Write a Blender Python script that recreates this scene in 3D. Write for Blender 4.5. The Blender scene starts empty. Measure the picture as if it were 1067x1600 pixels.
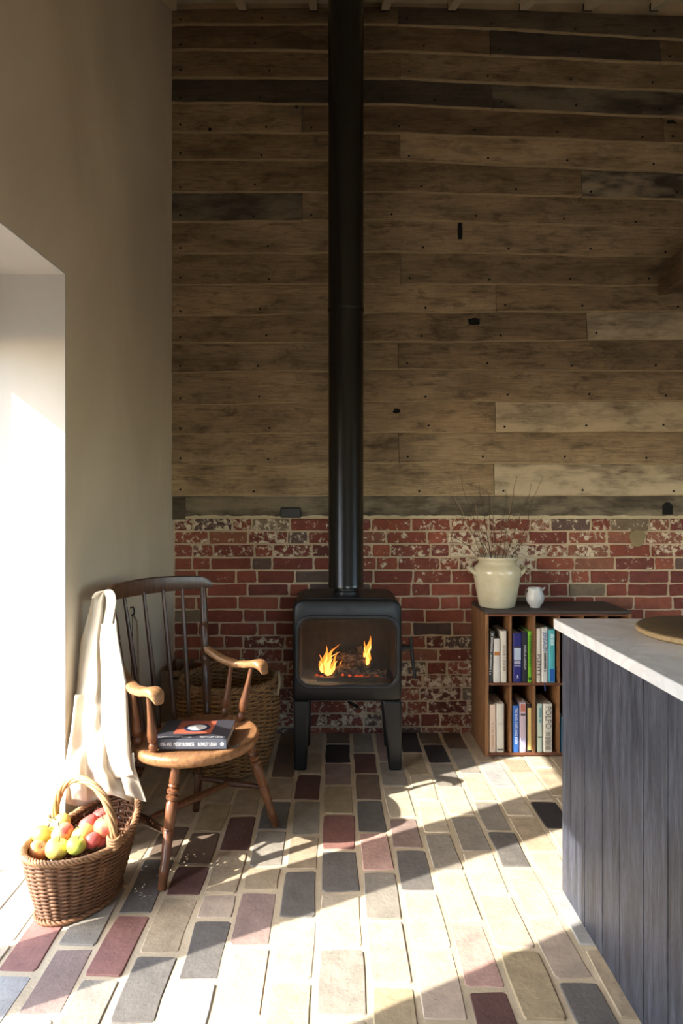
import bpy, bmesh, math, random
from mathutils import Vector, Matrix, noise
R = random.Random(11)
S = bpy.context.scene
COL = S.collection
F = 1000.0; CX = 522.0; CY = 788.0; EYE = 1.28
# ------------------------------------------------------------------ camera
cam = bpy.data.objects.new('camera', bpy.data.cameras.new('camera'))
COL.objects.link(cam)
cam.location = (0, 0, EYE); cam.rotation_euler = (math.pi / 2, 0, 0)
cam.data.sensor_width = 36; cam.data.sensor_height = 36; cam.data.lens = F / 1600 * 36
cam.data.shift_x = (533.5 - CX) / 1600; cam.data.shift_y = -(800 - CY) / 1600
cam.data.clip_start = 0.02
S.camera = cam
# ------------------------------------------------------------------ light
SUN = Vector((1, .535, -.765)).normalized()
S.view_settings.view_transform = 'Standard'; S.view_settings.look = 'None'
S.view_settings.gamma = 1.0; S.view_settings.use_curve_mapping = False
S.view_settings.exposure = 0.85
w = bpy.data.worlds.new('sky'); S.world = w; w.use_nodes = True
nt = w.node_tree; nt.nodes.clear()
sky = nt.nodes.new('ShaderNodeTexSky'); sky.sky_type = 'NISHITA'; sky.sun_disc = False
sky.sun_elevation = math.radians(34); sky.sun_rotation = math.atan2(-SUN.x, -SUN.y)
bg = nt.nodes.new('ShaderNodeBackground'); bg.inputs['Strength'].default_value = 1.0
ow = nt.nodes.new('ShaderNodeOutputWorld')
nt.links.new(sky.outputs[0], bg.inputs[0]); nt.links.new(bg.outputs[0], ow.inputs[0])
sl = bpy.data.lights.new('sun', 'SUN'); sl.energy = 7.5; sl.angle = math.radians(.5); sl.color = (1, .96, .9)
so = bpy.data.objects.new('sun', sl); COL.objects.link(so)
so.rotation_euler = SUN.to_track_quat('-Z', 'Y').to_euler(); so.location = (-6, -2, 6)
S.cycles.max_bounces = 12; S.cycles.diffuse_bounces = 8; S.cycles.sample_clamp_indirect = 6

# ------------------------------------------------------------------ helpers
def lin(c):
    return tuple((v / 255 / 12.92) if v / 255 <= .04045 else ((v / 255 + .055) / 1.055) ** 2.4 for v in c)
def at(px, py, Y):
    return Vector(((px - CX) * Y / F, Y, EYE - (py - CY) * Y / F))
def on(px, py, z=0.0):
    return at(px, py, (EYE - z) * F / (py - CY))
def yd(py, z=0.0):
    return (EYE - z) * F / (py - CY)

class MB:
    def __init__(s): s.v = []; s.f = []
    def add(s, vs, fs):
        n = len(s.v); s.v += [tuple(v) for v in vs]; s.f += [tuple(i + n for i in f) for f in fs]; return s
    def box(s, a, b):
        (x0, y0, z0), (x1, y1, z1) = a, b
        return s.add([(x0,y0,z0),(x1,y0,z0),(x1,y1,z0),(x0,y1,z0),(x0,y0,z1),(x1,y0,z1),(x1,y1,z1),(x0,y1,z1)],
                     [(3,2,1,0),(4,5,6,7),(0,1,5,4),(1,2,6,5),(2,3,7,6),(3,0,4,7)])
    def prism(s, poly, z0, z1):
        n = len(poly)
        return s.add([(x, y, z0) for x, y in poly] + [(x, y, z1) for x, y in poly],
                     [tuple(range(n))[::-1], tuple(range(n, 2*n))] + [(i, (i+1) % n, n + (i+1) % n, n + i) for i in range(n)])
    def prismy(s, poly, y0, y1):            # outline in x,z pushed along y
        n = len(poly)
        return s.add([(x, y0, z) for x, z in poly] + [(x, y1, z) for x, z in poly],
                     [tuple(range(n)), tuple(range(n, 2*n))[::-1]] + [(i, n + i, n + (i+1) % n, (i+1) % n) for i in range(n)])
    def tube(s, pts, rad, n=8, cap=True, flat=1.0, closed=False):
        pts = [Vector(p) for p in pts]; m = len(pts)
        if not hasattr(rad, '__len__'): rad = [rad] * m
        up = None; vs = []
        for i, p in enumerate(pts):
            if closed: t = (pts[(i+1) % m] - pts[i-1])
            else: t = pts[min(i+1, m-1)] - pts[max(i-1, 0)]
            t = t.normalized() if t.length > 1e-9 else Vector((0, 0, 1))
            if up is None:
                up = Vector((0, 0, 1)) if abs(t.z) < .9 else Vector((0, 1, 0))
            a = t.cross(up)
            if a.length < 1e-6: a = t.orthogonal()
            a.normalize(); b = a.cross(t).normalized(); up = b
            for k in range(n):
                q = 2 * math.pi * k / n
                vs.append(p + a * math.cos(q) * rad[i] + b * math.sin(q) * rad[i] * flat)
        fs = []
        for i in range(m if closed else m - 1):
            j = (i + 1) % m
            for k in range(n):
                fs.append((i*n + k, i*n + (k+1) % n, j*n + (k+1) % n, j*n + k))
        if cap and not closed:
            fs.append(tuple(range(n))[::-1]); fs.append(tuple(range((m-1)*n, m*n)))
        return s.add(vs, fs)
    def lathe(s, prof, origin=(0, 0, 0), axis=(0, 0, 1), n=24, caps=True):
        o = Vector(origin); q = Vector((0, 0, 1)).rotation_difference(Vector(axis).normalized())
        vs = []; m = len(prof)
        for r, h in prof:
            for k in range(n):
                a = 2 * math.pi * k / n
                vs.append(o + q @ Vector((r * math.cos(a), r * math.sin(a), h)))
        fs = [(i*n + k, i*n + (k+1) % n, (i+1)*n + (k+1) % n, (i+1)*n + k) for i in range(m-1) for k in range(n)]
        if caps: fs += [tuple(range(n))[::-1], tuple(range((m-1)*n, m*n))]
        return s.add(vs, fs)
    def turned(s, a, b, prof, n=14):        # lathe between two points, prof = [(t, r)]
        a = Vector(a); b = Vector(b); L = (b - a).length
        return s.lathe([(r, t * L) for t, r in prof], a, b - a, n)
    def build(s, name, m, parent=None, smooth=False, auto=None, color=None, kind=None, label=None):
        me = bpy.data.meshes.new(name); me.from_pydata(s.v, [], s.f)
        bm = bmesh.new(); bm.from_mesh(me); bmesh.ops.recalc_face_normals(bm, faces=bm.faces); bm.to_mesh(me); bm.free()
        me.materials.append(m)
        if smooth or auto:
            me.polygons.foreach_set('use_smooth', [True] * len(me.polygons))
            if auto: me.set_sharp_from_angle(angle=math.radians(auto))
        return link(name, me, parent, color, kind, label)

def link(name, me, parent=None, color=None, kind=None, label=None):
    o = bpy.data.objects.new(name, me); COL.objects.link(o)
    if parent is not None:
        o.parent = parent
        if parent.type == 'EMPTY': o.matrix_parent_inverse = Matrix.Translation(-parent.location)
        else: o.matrix_parent_inverse = parent.matrix_world.inverted()
    if color is not None: o.color = color
    if kind: o['kind'] = kind
    if label: o['label'] = label
    return o
def tag(o, label, cat, group=None, kind=None):
    o['label'] = label; o['category'] = cat
    if group: o['group'] = group
    if kind: o['kind'] = kind
    return o
def thing(name, loc, label, cat, group=None):
    o = bpy.data.objects.new(name, None); COL.objects.link(o); o.location = loc; o.empty_display_size = .1
    return tag(o, label, cat, group)
def bevel(o, wd, seg=2):
    md = o.modifiers.new('bevel', 'BEVEL'); md.width = wd; md.segments = seg; md.limit_method = 'ANGLE'; md.angle_limit = math.radians(35)
    return o
def rrect(x0, x1, z0, z1, r, n=8, rb=None):
    rb = r if rb is None else rb; out = []
    for cx, cz, a0, q in ((x1-rb, z0+rb, -90, rb), (x1-r, z1-r, 0, r), (x0+r, z1-r, 90, r), (x0+rb, z0+rb, 180, rb)):
        for i in range(n + 1):
            a = math.radians(a0 + 90 * i / n); out.append((cx + q * math.cos(a), cz + q * math.sin(a)))
    return out

# ------------------------------------------------------------------ materials
class NT:
    def __init__(s, name):
        s.m = bpy.data.materials.new(name); s.m.use_nodes = True; s.t = s.m.node_tree
        s.b = s.t.nodes['Principled BSDF']; s.out = s.t.nodes['Material Output']
    def n(s, kind, **kw):
        q = s.t.nodes.new('ShaderNode' + kind)
        for k, v in kw.items():
            if k in q.inputs: s.set(q.inputs[k], v)
            else: setattr(q, k, v)
        return q
    def set(s, inp, v):
        if hasattr(v, 'is_output') or isinstance(v, bpy.types.NodeSocket): s.t.links.new(v, inp)
        else:
            if isinstance(v, tuple) and len(v) == 3 and inp.type == 'RGBA': v = v + (1,)
            inp.default_value = v
    def pos(s, scale=(1, 1, 1), obj=False):
        src = s.n('TexCoord').outputs['Object'] if obj else s.n('NewGeometry').outputs['Position']
        mp = s.n('Mapping', Vector=src); mp.inputs['Scale'].default_value = scale
        return mp.outputs[0]
    def noise(s, vec, sc, det=4, rough=.55, dist=0):
        q = s.n('TexNoise', Vector=vec); q.inputs['Scale'].default_value = sc; q.inputs['Detail'].default_value = det
        q.inputs['Roughness'].default_value = rough; q.inputs['Distortion'].default_value = dist
        return q.outputs['Fac']
    def ramp(s, fac, stops):
        q = s.n('ValToRGB', Fac=fac); e = q.color_ramp.elements
        while len(e) < len(stops): e.new(.5)
        for el, (p, c) in zip(e, stops):
            el.position = p; el.color = (c, c, c, 1) if isinstance(c, (int, float)) else tuple(c) + (1,)
        return q.outputs['Color']
    def mix(s, fac, a, b, mode='MIX'):
        q = s.n('Mix', data_type='RGBA', blend_type=mode)
        s.set(q.inputs[0], fac); s.set(q.inputs[6], a); s.set(q.inputs[7], b); return q.outputs[2]
    def math(s, op, a, b=0.0):
        q = s.n('Math', operation=op); s.set(q.inputs[0], a); s.set(q.inputs[1], b); return q.outputs[0]
    def bump(s, h, strength=.3, dist=.01):
        q = s.n('Bump', Height=h); q.inputs['Strength'].default_value = strength; q.inputs['Distance'].default_value = dist
        s.t.links.new(q.outputs[0], s.b.inputs['Normal'])
    def fin(s, col, rough=.6, **kw):
        s.set(s.b.inputs['Base Color'], col); s.set(s.b.inputs['Roughness'], rough)
        for k, v in kw.items(): s.set(s.b.inputs[k.replace('_', ' ')], v)
        return s.m

def plain(name, c, rough=.6, nz=.12, sc=30, **kw):
    k = NT(name); c = lin(c); f = k.noise(k.pos(), sc)
    d = tuple(v * (1 - nz) for v in c); e = tuple(min(1, v * (1 + nz)) for v in c)
    return k.fin(k.ramp(f, [(.3, d), (.7, e)]), rough, **kw)
def objcol(name, rough=.7, var=.35, sc=22, bump=.4, dark=.5, fleck=None, stretch=(1, 1, 1), bscale=60):
    k = NT(name); oi = k.n('ObjectInfo'); P = k.pos(stretch)
    n1 = k.noise(P, sc, 6, .65); n2 = k.noise(P, sc * 5, 4, .6)
    c = k.mix(k.ramp(n1, [(.3, 0.0), (.7, 1.0)]), k.mix(1.0, oi.outputs['Color'], (1-var,)*3, 'MULTIPLY'), oi.outputs['Color'])
    c = k.mix(k.ramp(n2, [(.28, .75), (.42, 0.0)]), c, k.mix(1.0, c, (dark,)*3, 'MULTIPLY'))
    h = k.math('ADD', n1, k.math('MULTIPLY', k.noise(P, bscale, 5, .7), .6))
    if fleck:
        nf = k.noise(k.pos(), fleck[0], 7, .68, .4)
        th = k.math('SUBTRACT', .78, k.math('MULTIPLY', oi.outputs['Alpha'], .33))
        mk = k.math('MULTIPLY', k.math('SUBTRACT', nf, th), 14.0); mk = k.n('Clamp', Value=mk).outputs[0]
        c = k.mix(mk, c, fleck[1]); h = k.math('ADD', h, k.math('MULTIPLY', mk, .5))
    k.bump(h, bump, .006)
    return k.fin(c, rough)
def wood(name, c1, c2, axis, rough=.45, sc=7, bump=.15, obj=False, stretch=14, **kw):
    k = NT(name); st = [stretch] * 3; st[axis] = 1
    P = k.pos(tuple(st), obj); n1 = k.noise(P, sc, 5, .6, .6); n2 = k.noise(P, sc * 7, 3, .6)
    c = k.mix(k.ramp(n1, [(.3, 0.0), (.68, 1.0)]), lin(c1), lin(c2))
    c = k.mix(k.ramp(n2, [(.35, .5), (.55, 0.0)]), c, tuple(v * .55 for v in lin(c1)))
    k.bump(k.math('ADD', n1, n2), bump, .004)
    return k.fin(c, rough, **kw)

def mortar(name, c, sc=25, bump=.5):
    k = NT(name); P = k.pos(); n1 = k.noise(P, 4, 5); n2 = k.noise(P, sc * 4, 5, .7)
    a = lin(c); col = k.ramp(n1, [(.3, tuple(v * .75 for v in a)), (.7, tuple(min(1, v * 1.15) for v in a))])
    k.bump(k.math('ADD', n1, n2), bump, .008); return k.fin(col, .9)

M = {}
M['floor_mortar'] = mortar('floor_mortar', (206, 188, 156), bump=.35)
M['wall_mortar'] = mortar('wall_mortar', (200, 178, 148))
M['paver'] = objcol('paver', .75, .34, 14, .5, .6)
M['brick'] = objcol('brick', .85, .35, 16, .6, .55, fleck=(34, lin((216, 200, 174))))
def plank_mat():
    k = NT('old_oak'); oi = k.n('ObjectInfo'); rnd = k.math('MULTIPLY', oi.outputs['Random'], 30.0)
    off = k.n('CombineXYZ', X=rnd, Y=rnd, Z=rnd).outputs[0]
    base = k.n('VectorMath', operation='ADD'); k.set(base.inputs[0], k.n('NewGeometry').outputs['Position']); k.set(base.inputs[1], off)
    def mp(sc):
        q = k.n('Mapping', Vector=base.outputs[0]); q.inputs['Scale'].default_value = sc; return q.outputs[0]
    grain = k.noise(mp((1.3, 20, 20)), 4.5, 7, .65, 1.0); fine = k.noise(mp((3, 80, 80)), 6, 4, .6)
    blot = k.noise(mp((1.2, 2.5, 3.5)), 2.4, 5, .6); saw = k.noise(mp((60, 2, 3)), 3, 2, .5)
    c = oi.outputs['Color']
    c = k.mix(k.ramp(blot, [(.32, .75), (.6, 0.0)]), c, k.mix(1.0, c, (.40, .39, .38), 'MULTIPLY'))
    st2 = k.noise(mp((2.2, 3, 6)), 3.1, 7, .72, .5)
    c = k.mix(k.ramp(st2, [(.34, .8), (.50, 0.0)]), c, k.mix(1.0, c, (.36, .34, .33), 'MULTIPLY'))
    c = k.mix(k.ramp(st2, [(.60, 0.0), (.74, .55)]), c, k.mix(1.0, c, (1.35, 1.28, 1.2), 'MULTIPLY'))
    c = k.mix(k.ramp(grain, [(.36, .65), (.56, 0.0)]), c, k.mix(1.0, c, (.5, .46, .40), 'MULTIPLY'))
    c = k.mix(k.ramp(fine, [(.3, .5), (.5, 0.0)]), c, k.mix(1.0, c, (.55,)*3, 'MULTIPLY'))
    c = k.mix(k.ramp(saw, [(.35, .14), (.5, 0.0)]), c, k.mix(1.0, c, (.6,)*3, 'MULTIPLY'))
    wh = k.math('MULTIPLY', k.n('Clamp', Value=k.math('MULTIPLY', k.math('SUBTRACT', blot, .42), 6.0)).outputs[0], oi.outputs['Alpha'])
    c = k.mix(wh, c, lin((198, 180, 150)))
    k.bump(k.math('ADD', k.math('ADD', grain, fine), k.math('MULTIPLY', saw, .5)), .45, .006)
    return k.fin(c, .8)
M['plank'] = plank_mat()
M['plank_edge'] = wood('lit_board_edge', (150, 128, 96), (196, 174, 138), 0, .8, 5, .2)  # paler colour on lower board edges paints in light bounced from the floor
def plaster(name, a, b, sc=1.6):
    k = NT(name); P = k.pos((1, 1, .6)); n1 = k.noise(P, sc, 5, .55, .8); n2 = k.noise(P, 60, 4)
    k.bump(n2, .05, .003); return k.fin(k.ramp(n1, [(.3, lin(a)), (.7, lin(b))]), .85)
M['plaster'] = plaster('clay_plaster', (186, 172, 150), (206, 193, 172))
M['white_plaster'] = plaster('white_plaster', (176, 171, 166), (190, 185, 180))
M['white_paint'] = plain('white_paint', (232, 228, 220), .5, .03)
M['cream_paint'] = plain('cream_paint', (214, 200, 170), .6, .05)
M['stove'] = plain('black_enamel', (17, 18, 20), .40, .1, 40)
M['stove_rim'] = plain('satin_iron', (34, 35, 37), .33, .1, 40)
M['pipe'] = plain('black_flue', (9, 9, 11), .26, .08, 20)
M['iron'] = plain('cast_iron', (20, 20, 22), .4, .15)
M['vermic'] = plain('firebrick', (84, 76, 64), .9, .2)
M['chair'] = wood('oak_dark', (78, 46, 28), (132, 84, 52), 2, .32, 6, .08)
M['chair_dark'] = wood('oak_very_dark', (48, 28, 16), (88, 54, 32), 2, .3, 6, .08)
M['seat'] = wood('oak_seat', (120, 80, 50), (172, 126, 84), 1, .35, 5, .08)
M['arm'] = wood('oak_arm', (130, 88, 54), (182, 138, 94), 0, .33, 6, .08)
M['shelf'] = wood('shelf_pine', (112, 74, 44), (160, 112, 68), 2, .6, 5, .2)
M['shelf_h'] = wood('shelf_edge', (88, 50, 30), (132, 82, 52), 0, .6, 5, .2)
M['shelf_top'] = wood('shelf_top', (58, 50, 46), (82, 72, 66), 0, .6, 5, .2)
M['island'] = wood('stained_ash', (32, 34, 42), (84, 86, 96), 2, .5, 4.5, .3, stretch=11)
def marble():
    k = NT('marble'); P = k.pos(); n = k.noise(P, 3, 8, .6, 1.6)
    c = k.ramp(n, [(.4, lin((232, 231, 230))), (.5, lin((220, 219, 218))), (.56, lin((236, 235, 234)))])
    return k.fin(c, .22)
M['marble'] = marble()
M['board'] = wood('round_board', (76, 60, 40), (104, 84, 58), 0, .6, 8, .2)
M['board_edge'] = wood('round_edge', (150, 122, 84), (180, 150, 108), 0, .7, 8, .2)
M['wicker'] = objcol('wicker', .6, .45, 30, .3, .55)
def linen():
    k = NT('linen'); P = k.pos(); q = k.n('TexWave', Vector=P); q.inputs['Scale'].default_value = 260; q.inputs['Distortion'].default_value = 2
    n = k.noise(P, 9, 4); k.bump(q.outputs['Fac'], .12, .002)
    k.set(k.b.inputs['Subsurface Weight'], 0.0)
    m = k.fin(k.ramp(n, [(.3, lin((206, 192, 168))), (.7, lin((224, 212, 192)))]), .9)
    tr = k.n('BsdfTranslucent', Color=lin((214, 190, 160))); mx = k.n('MixShader'); mx.inputs[0].default_value = .18
    k.t.links.new(k.b.outputs[0], mx.inputs[1]); k.t.links.new(tr.outputs[0], mx.inputs[2]); k.t.links.new(mx.outputs[0], k.out.inputs[0])
    return m
M['linen'] = linen()
def stoneware():
    k = NT('stoneware'); n = k.noise(k.pos(), 14, 6, .6); sp = k.noise(k.pos(), 160, 2)
    c = k.ramp(n, [(.3, lin((200, 186, 152))), (.7, lin((216, 204, 174)))])
    c = k.mix(k.ramp(sp, [(.27, .5), (.32, 0.0)]), c, lin((120, 96, 60)))
    return k.fin(c, .16)
M['stoneware'] = stoneware()
M['porcelain'] = plain('porcelain', (204, 202, 196), .18, .03)
M['twig'] = plain('twig', (70, 54, 40), .8, .2)
M['twig_pale'] = plain('twig_pale', (150, 124, 92), .8, .2)
M['paper'] = plain('paper', (226, 216, 196), .8, .05)
M['bookcol'] = objcol('book_cloth', .5, .06, 20, .05, .95)
M['crate'] = plain('crate_board', (112, 90, 68), .8, .15)
M['rope'] = plain('rope', (150, 134, 108), .9, .2, 200)
M['hole'] = plain('dark_hole', (10, 8, 7), .9, .1)
def apple():
    k = NT('apple_skin'); oi = k.n('ObjectInfo'); P = k.pos((1, 1, 1), True)
    n = k.noise(P, 22, 4, .6); st = k.noise(k.pos((30, 30, 4), True), 3, 3)
    f = k.math('ADD', k.math('MULTIPLY', n, .7), k.math('MULTIPLY', st, .3)); f = k.math('ADD', f, k.math('SUBTRACT', oi.outputs['Alpha'], .5))
    c = k.mix(k.ramp(f, [(.46, 0.0), (.74, 1.0)]), oi.outputs['Color'], lin((206, 92, 84)))
    return k.fin(c, .3)
M['apple'] = apple()
def glass():
    k = NT('stove_glass'); tr = k.n('BsdfTransparent', Color=(.86, .83, .78, 1)); gl = k.n('BsdfGlossy', Roughness=.04); gl.inputs['Color'].default_value = (1, 1, 1, 1)
    fr = k.n('Fresnel'); fr.inputs['IOR'].default_value = 1.5; mx = k.n('MixShader', Fac=fr.outputs[0])
    k.t.links.new(tr.outputs[0], mx.inputs[1]); k.t.links.new(gl.outputs[0], mx.inputs[2]); k.t.links.new(mx.outputs[0], k.out.inputs[0]); return k.m
M['glass'] = glass()
def flame(name, c, st, al):
    k = NT(name); e = k.n('Emission', Color=c, Strength=st); tr = k.n('BsdfTransparent'); mx = k.n('MixShader'); mx.inputs[0].default_value = al
    k.t.links.new(tr.outputs[0], mx.inputs[1]); k.t.links.new(e.outputs[0], mx.inputs[2]); k.t.links.new(mx.outputs[0], k.out.inputs[0]); return k.m
M['flame_out'] = flame('flame_outer', (1, .25, .03, 1), 2.2, .45)
M['flame_in'] = flame('flame_inner', (1, .42, .10, 1), 4.0, .8)
M['ember'] = flame('ember', (1, .12, .02, 1), .4, 1.0)
def bark():
    k = NT('log_bark'); n = k.noise(k.pos((1, 1, 1)), 60, 5, .7); k.bump(n, .8, .01)
    return k.fin(k.ramp(n, [(.42, lin((24, 20, 18))), (.58, lin((150, 138, 120)))]), .95)
M['bark'] = bark()
def ink(c): 
    return plain('ink_%d_%d_%d' % c, c, .6, .02)

# ================================================================== SETTING
YW = 3.584
def wx(y): return -.9 - .0341 * (YW - y)           # face of the left wall
# ---- floor
floor = MB().box((-2.2, -3.2, -.12), (4.2, 3.75, -.0025)).build('floor', M['floor_mortar'])
tag(floor, 'old reclaimed brick floor in cream, grey and red with pale mortar', 'floor', kind='structure')
def rough_outline(w_, h_, r, amp, cut):
    """twelve-cornered uneven rectangle"""
    pts = []; hx, hy = w_ / 2, h_ / 2
    for (ax, ay), (bx, by) in (((-hx + cut, -hy), (hx - cut, -hy)), ((hx, -hy + cut), (hx, hy - cut)), ((hx - cut, hy), (-hx + cut, hy)), ((-hx, hy - cut), (-hx, -hy + cut))):
        for t_ in (0, r.uniform(.3, .7), 1):
            pts.append((ax + (bx - ax) * t_ + r.uniform(-amp, amp), ay + (by - ay) * t_ + r.uniform(-amp, amp)))
    return pts
def slab_mesh(w_, h_, d, seed, m, amp, cut, bev, up):
    """uneven slab; face towards +z (up) or -y"""
    r = random.Random(seed); P = rough_outline(w_, h_, r, amp, cut); n_ = len(P); f = lambda x, y, z: (x, y, z) if up else (x, -z, y)
    vs = [f(x, y, -d) for x, y in P] + [f(x, y, -bev) for x, y in P] + [f(x * (1 - 2 * bev / w_), y * (1 - 2 * bev / h_), r.uniform(-.0002, .0002)) for x, y in P] + [f(r.uniform(-.01, .01), r.uniform(-.005, .005), r.uniform(-.0002, .0004))]
    fs = [(l * n_ + i, l * n_ + (i+1) % n_, (l+1) * n_ + (i+1) % n_, (l+1) * n_ + i) for l in range(2) for i in range(n_)] + [(2 * n_ + i, 2 * n_ + (i+1) % n_, 3 * n_) for i in range(n_)]
    if not up: fs = [q[::-1] for q in fs]
    me = bpy.data.meshes.new('brick'); me.from_pydata(vs, [], fs)
    bm = bmesh.new(); bm.from_mesh(me); bmesh.ops.recalc_face_normals(bm, faces=bm.faces)
    top = max(bm.verts, key=lambda v: v.index); 
    k = sum((q.normal for q in top.link_faces), Vector())
    if (k.z if up else -k.y) < 0: bmesh.ops.reverse_faces(bm, faces=bm.faces)
    bm.to_mesh(me); bm.free(); me.materials.append(m)
    return me
PV = [slab_mesh(.104, .244, .05, i, M['paver'], .0030, .006, .003, True) for i in range(12)]
PC = {'c': (208, 192, 164), 't': (190, 170, 140), 'g': (164, 154, 138), 'd': (118, 112, 104), 'k': (60, 56, 54), 'r': (160, 114, 102), 'R': (110, 78, 70),
      'p': (208, 168, 152), 'u': (160, 136, 124), 'o': (188, 168, 132), 'n': (126, 106, 88), 's': (202, 182, 160), 'y': (210, 194, 156), 'b': (182, 178, 170)}
J = [-1.30, -1.175, -1.05, -.93, -.81, -.685, -.565, -.435, -.31, -.178, -.052, .091, .218, .3445, .4625, .59, .708, .832, .957, 1.08, 1.20]
COLS = {4: ([1330, 1425, 1520], 'ctrb'), 5: ([1290, 1345, 1385, 1480, 1588], 'tttguc'), 6: ([1290, 1340, 1429, 1528], 'tndrg'),
        7: ([1255, 1300, 1352, 1400, 1491, 1602], 'tonRtdc'), 8: ([1232, 1275, 1330, 1397, 1436, 1533], 'ttRtsdb'),
        9: ([1215, 1252, 1297, 1355, 1392, 1479, 1592], 'ntdgtusc'), 10: ([1175, 1210, 1250, 1305, 1359, 1435, 1532], 'ttRgtdcy'),
        11: ([1162, 1192, 1227, 1272, 1328, 1395, 1481, 1590], 'nkuordcgc'), 12: ([1176, 1209, 1250, 1301, 1361, 1439, 1540], 'gRndpgso'),
        13: ([1190, 1229, 1278, 1326, 1393, 1483, 1597], 'ugcudcst'), 14: ([1176, 1211, 1251, 1302, 1361, 1442, 1546], 'koccgcpR'),
        15: ([1163, 1192, 1230, 1274, 1331, 1397, 1483, 1597], 'nkgcgcsot'), 16: ([1171, 1209, 1252, 1299, 1356, 1434, 1531], 'ngcgdcsd'),
        17: ([1190, 1230, 1276, 1331, 1395, 1480, 1596], 'tbctcbto'), 18: ([1186, 1208, 1252, 1295, 1352, 1425], 'ctckcct'), 19: ([1200, 1245, 1300], 'ctcc')}
COLS = {k - 1: v for k, v in COLS.items()}
extra = MB()
for i in range(len(J) - 1):
    x0, x1 = J[i], J[i+1]
    if i in COLS: pys, cs = COLS[i]; ys = [3.60] + [yd(p) for p in pys]; 
    else: ys = [3.60 - R.uniform(0, .2)]; cs = ''
    while ys[-1] > 1.38: ys.append(ys[-1] - .262)
    if i in (0, 1, 2): ys = [y for y in ys if y < 2.2 + .3]; 
    for k in range(len(ys) - 1):
        a, b = ys[k], ys[k+1]
        if i < 3 and (a > 2.26 or i < 1 and a > 2.26): 
            if b > 2.24: continue
            a = 2.25
        if a - b < .05: continue
        c = PC[cs[k]] if k < len(cs) else PC[R.choice('ccttgdsupc')]
        me = R.choice(PV); o = link('brick', me, floor)
        g = .0085
        o.location = ((x0 + x1) / 2 + R.uniform(-.003, .003), (a + b) / 2, .0005 + R.uniform(-.0015, .0015))
        o.scale = ((x1 - x0 - 2*g) / .104, (a - b - 2*g) / .244, 1)
        o.rotation_euler = (R.uniform(-.006, .006), R.uniform(-.004, .004), R.uniform(-.014, .014))
        jit = R.uniform(.92, 1.06); l = lin(c); o.color = tuple(min(1, v * jit) for v in l) + (1,)
for i in range(-2, 30):                                   # the floor outside the picture
    x = 1.20 + (i - 0) * .124 if i >= 0 else None
    cols = [(1.2 + i * .124, 3.58, -2.9)] if i >= 0 and x < 3.9 else []
    for x0, yt, yb in cols:
        y = yt - R.uniform(0, .2)
        while y > yb:
            extra.box((x0 + .011, y - .25, -.06), (x0 + .113, y - .012, 0)); y -= .262
for i in range(len(J) - 1):
    y = 1.10 if i > 2 else 1.1
    while y > -2.9:
        if not (J[i] < -.95 and not .7 < y < 2.2): extra.box((J[i] + .011, y - .25, -.06), (J[i+1] - .011, y - .012, 0))
        y -= .262
extra.build('brick_field', M['paver'], floor, color=lin((180, 160, 128)) + (1,), kind='stuff')

# ---- left wall with the tall door opening
D0, D1, DH, XO = .70, 2.257, 2.095, -1.40
wl = MB()
wl.prism([(wx(3.75), 3.75), (wx(D1), D1), (XO, D1), (XO, 3.75)], -.05, 4.6)
wl.prism([(wx(D0), D0), (wx(-3.2), -3.2), (XO, -3.2), (XO, D0)], -.05, 4.6)
wl.prism([(wx(D1), D1), (wx(D0), D0), (XO, D0), (XO, D1)], DH, 4.6)
wall_left = wl.build('wall_left', M['plaster'])
tag(wall_left, 'smooth beige clay plaster wall with a deep door opening', 'wall', kind='structure')
trim = MB()
trim.box((XO, D1 - .006, 0), (wx(D1) - .0005, D1 + .001, DH)); trim.prism([(wx(D1)-.0005, D1), (wx(D0)-.0005, D0), (XO, D0), (XO, D1)], DH - .006, DH + .001)
trim.box((XO, D0 - .001, 0), (wx(D0) - .0005, D0 + .006, DH))
tag(trim.build('trim_1', M['white_plaster']), 'pale plastered lining of the door reveal', 'door reveal', kind='structure')
bb = MB().box((XO + .06, D1 - .022, 0), (wx(D1) - .004, D1 - .006, .172)).build('baseboard_left', M['white_paint'])
bevel(bb, .004); tag(bb, 'white skirting board at the foot of the door reveal', 'baseboard', kind='structure')
XI = -1.33
def post(y0, y1, z0=0.0, z1=DH): return ((XI - .05, y0, z0), (XI, y1, z1))
dr = MB().box(*post(D0, .818)); dr.box(*post(1.331, 1.625)); dr.box(*post(2.146, D1))
dr.box(*post(.80, 2.2, 1.862, DH)); dr.box(*post(.80, 2.2, 0, .09))
tag(dr.build('door_1', M['white_paint']), 'white glazed garden door frame in the left opening', 'door', kind='structure')
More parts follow.
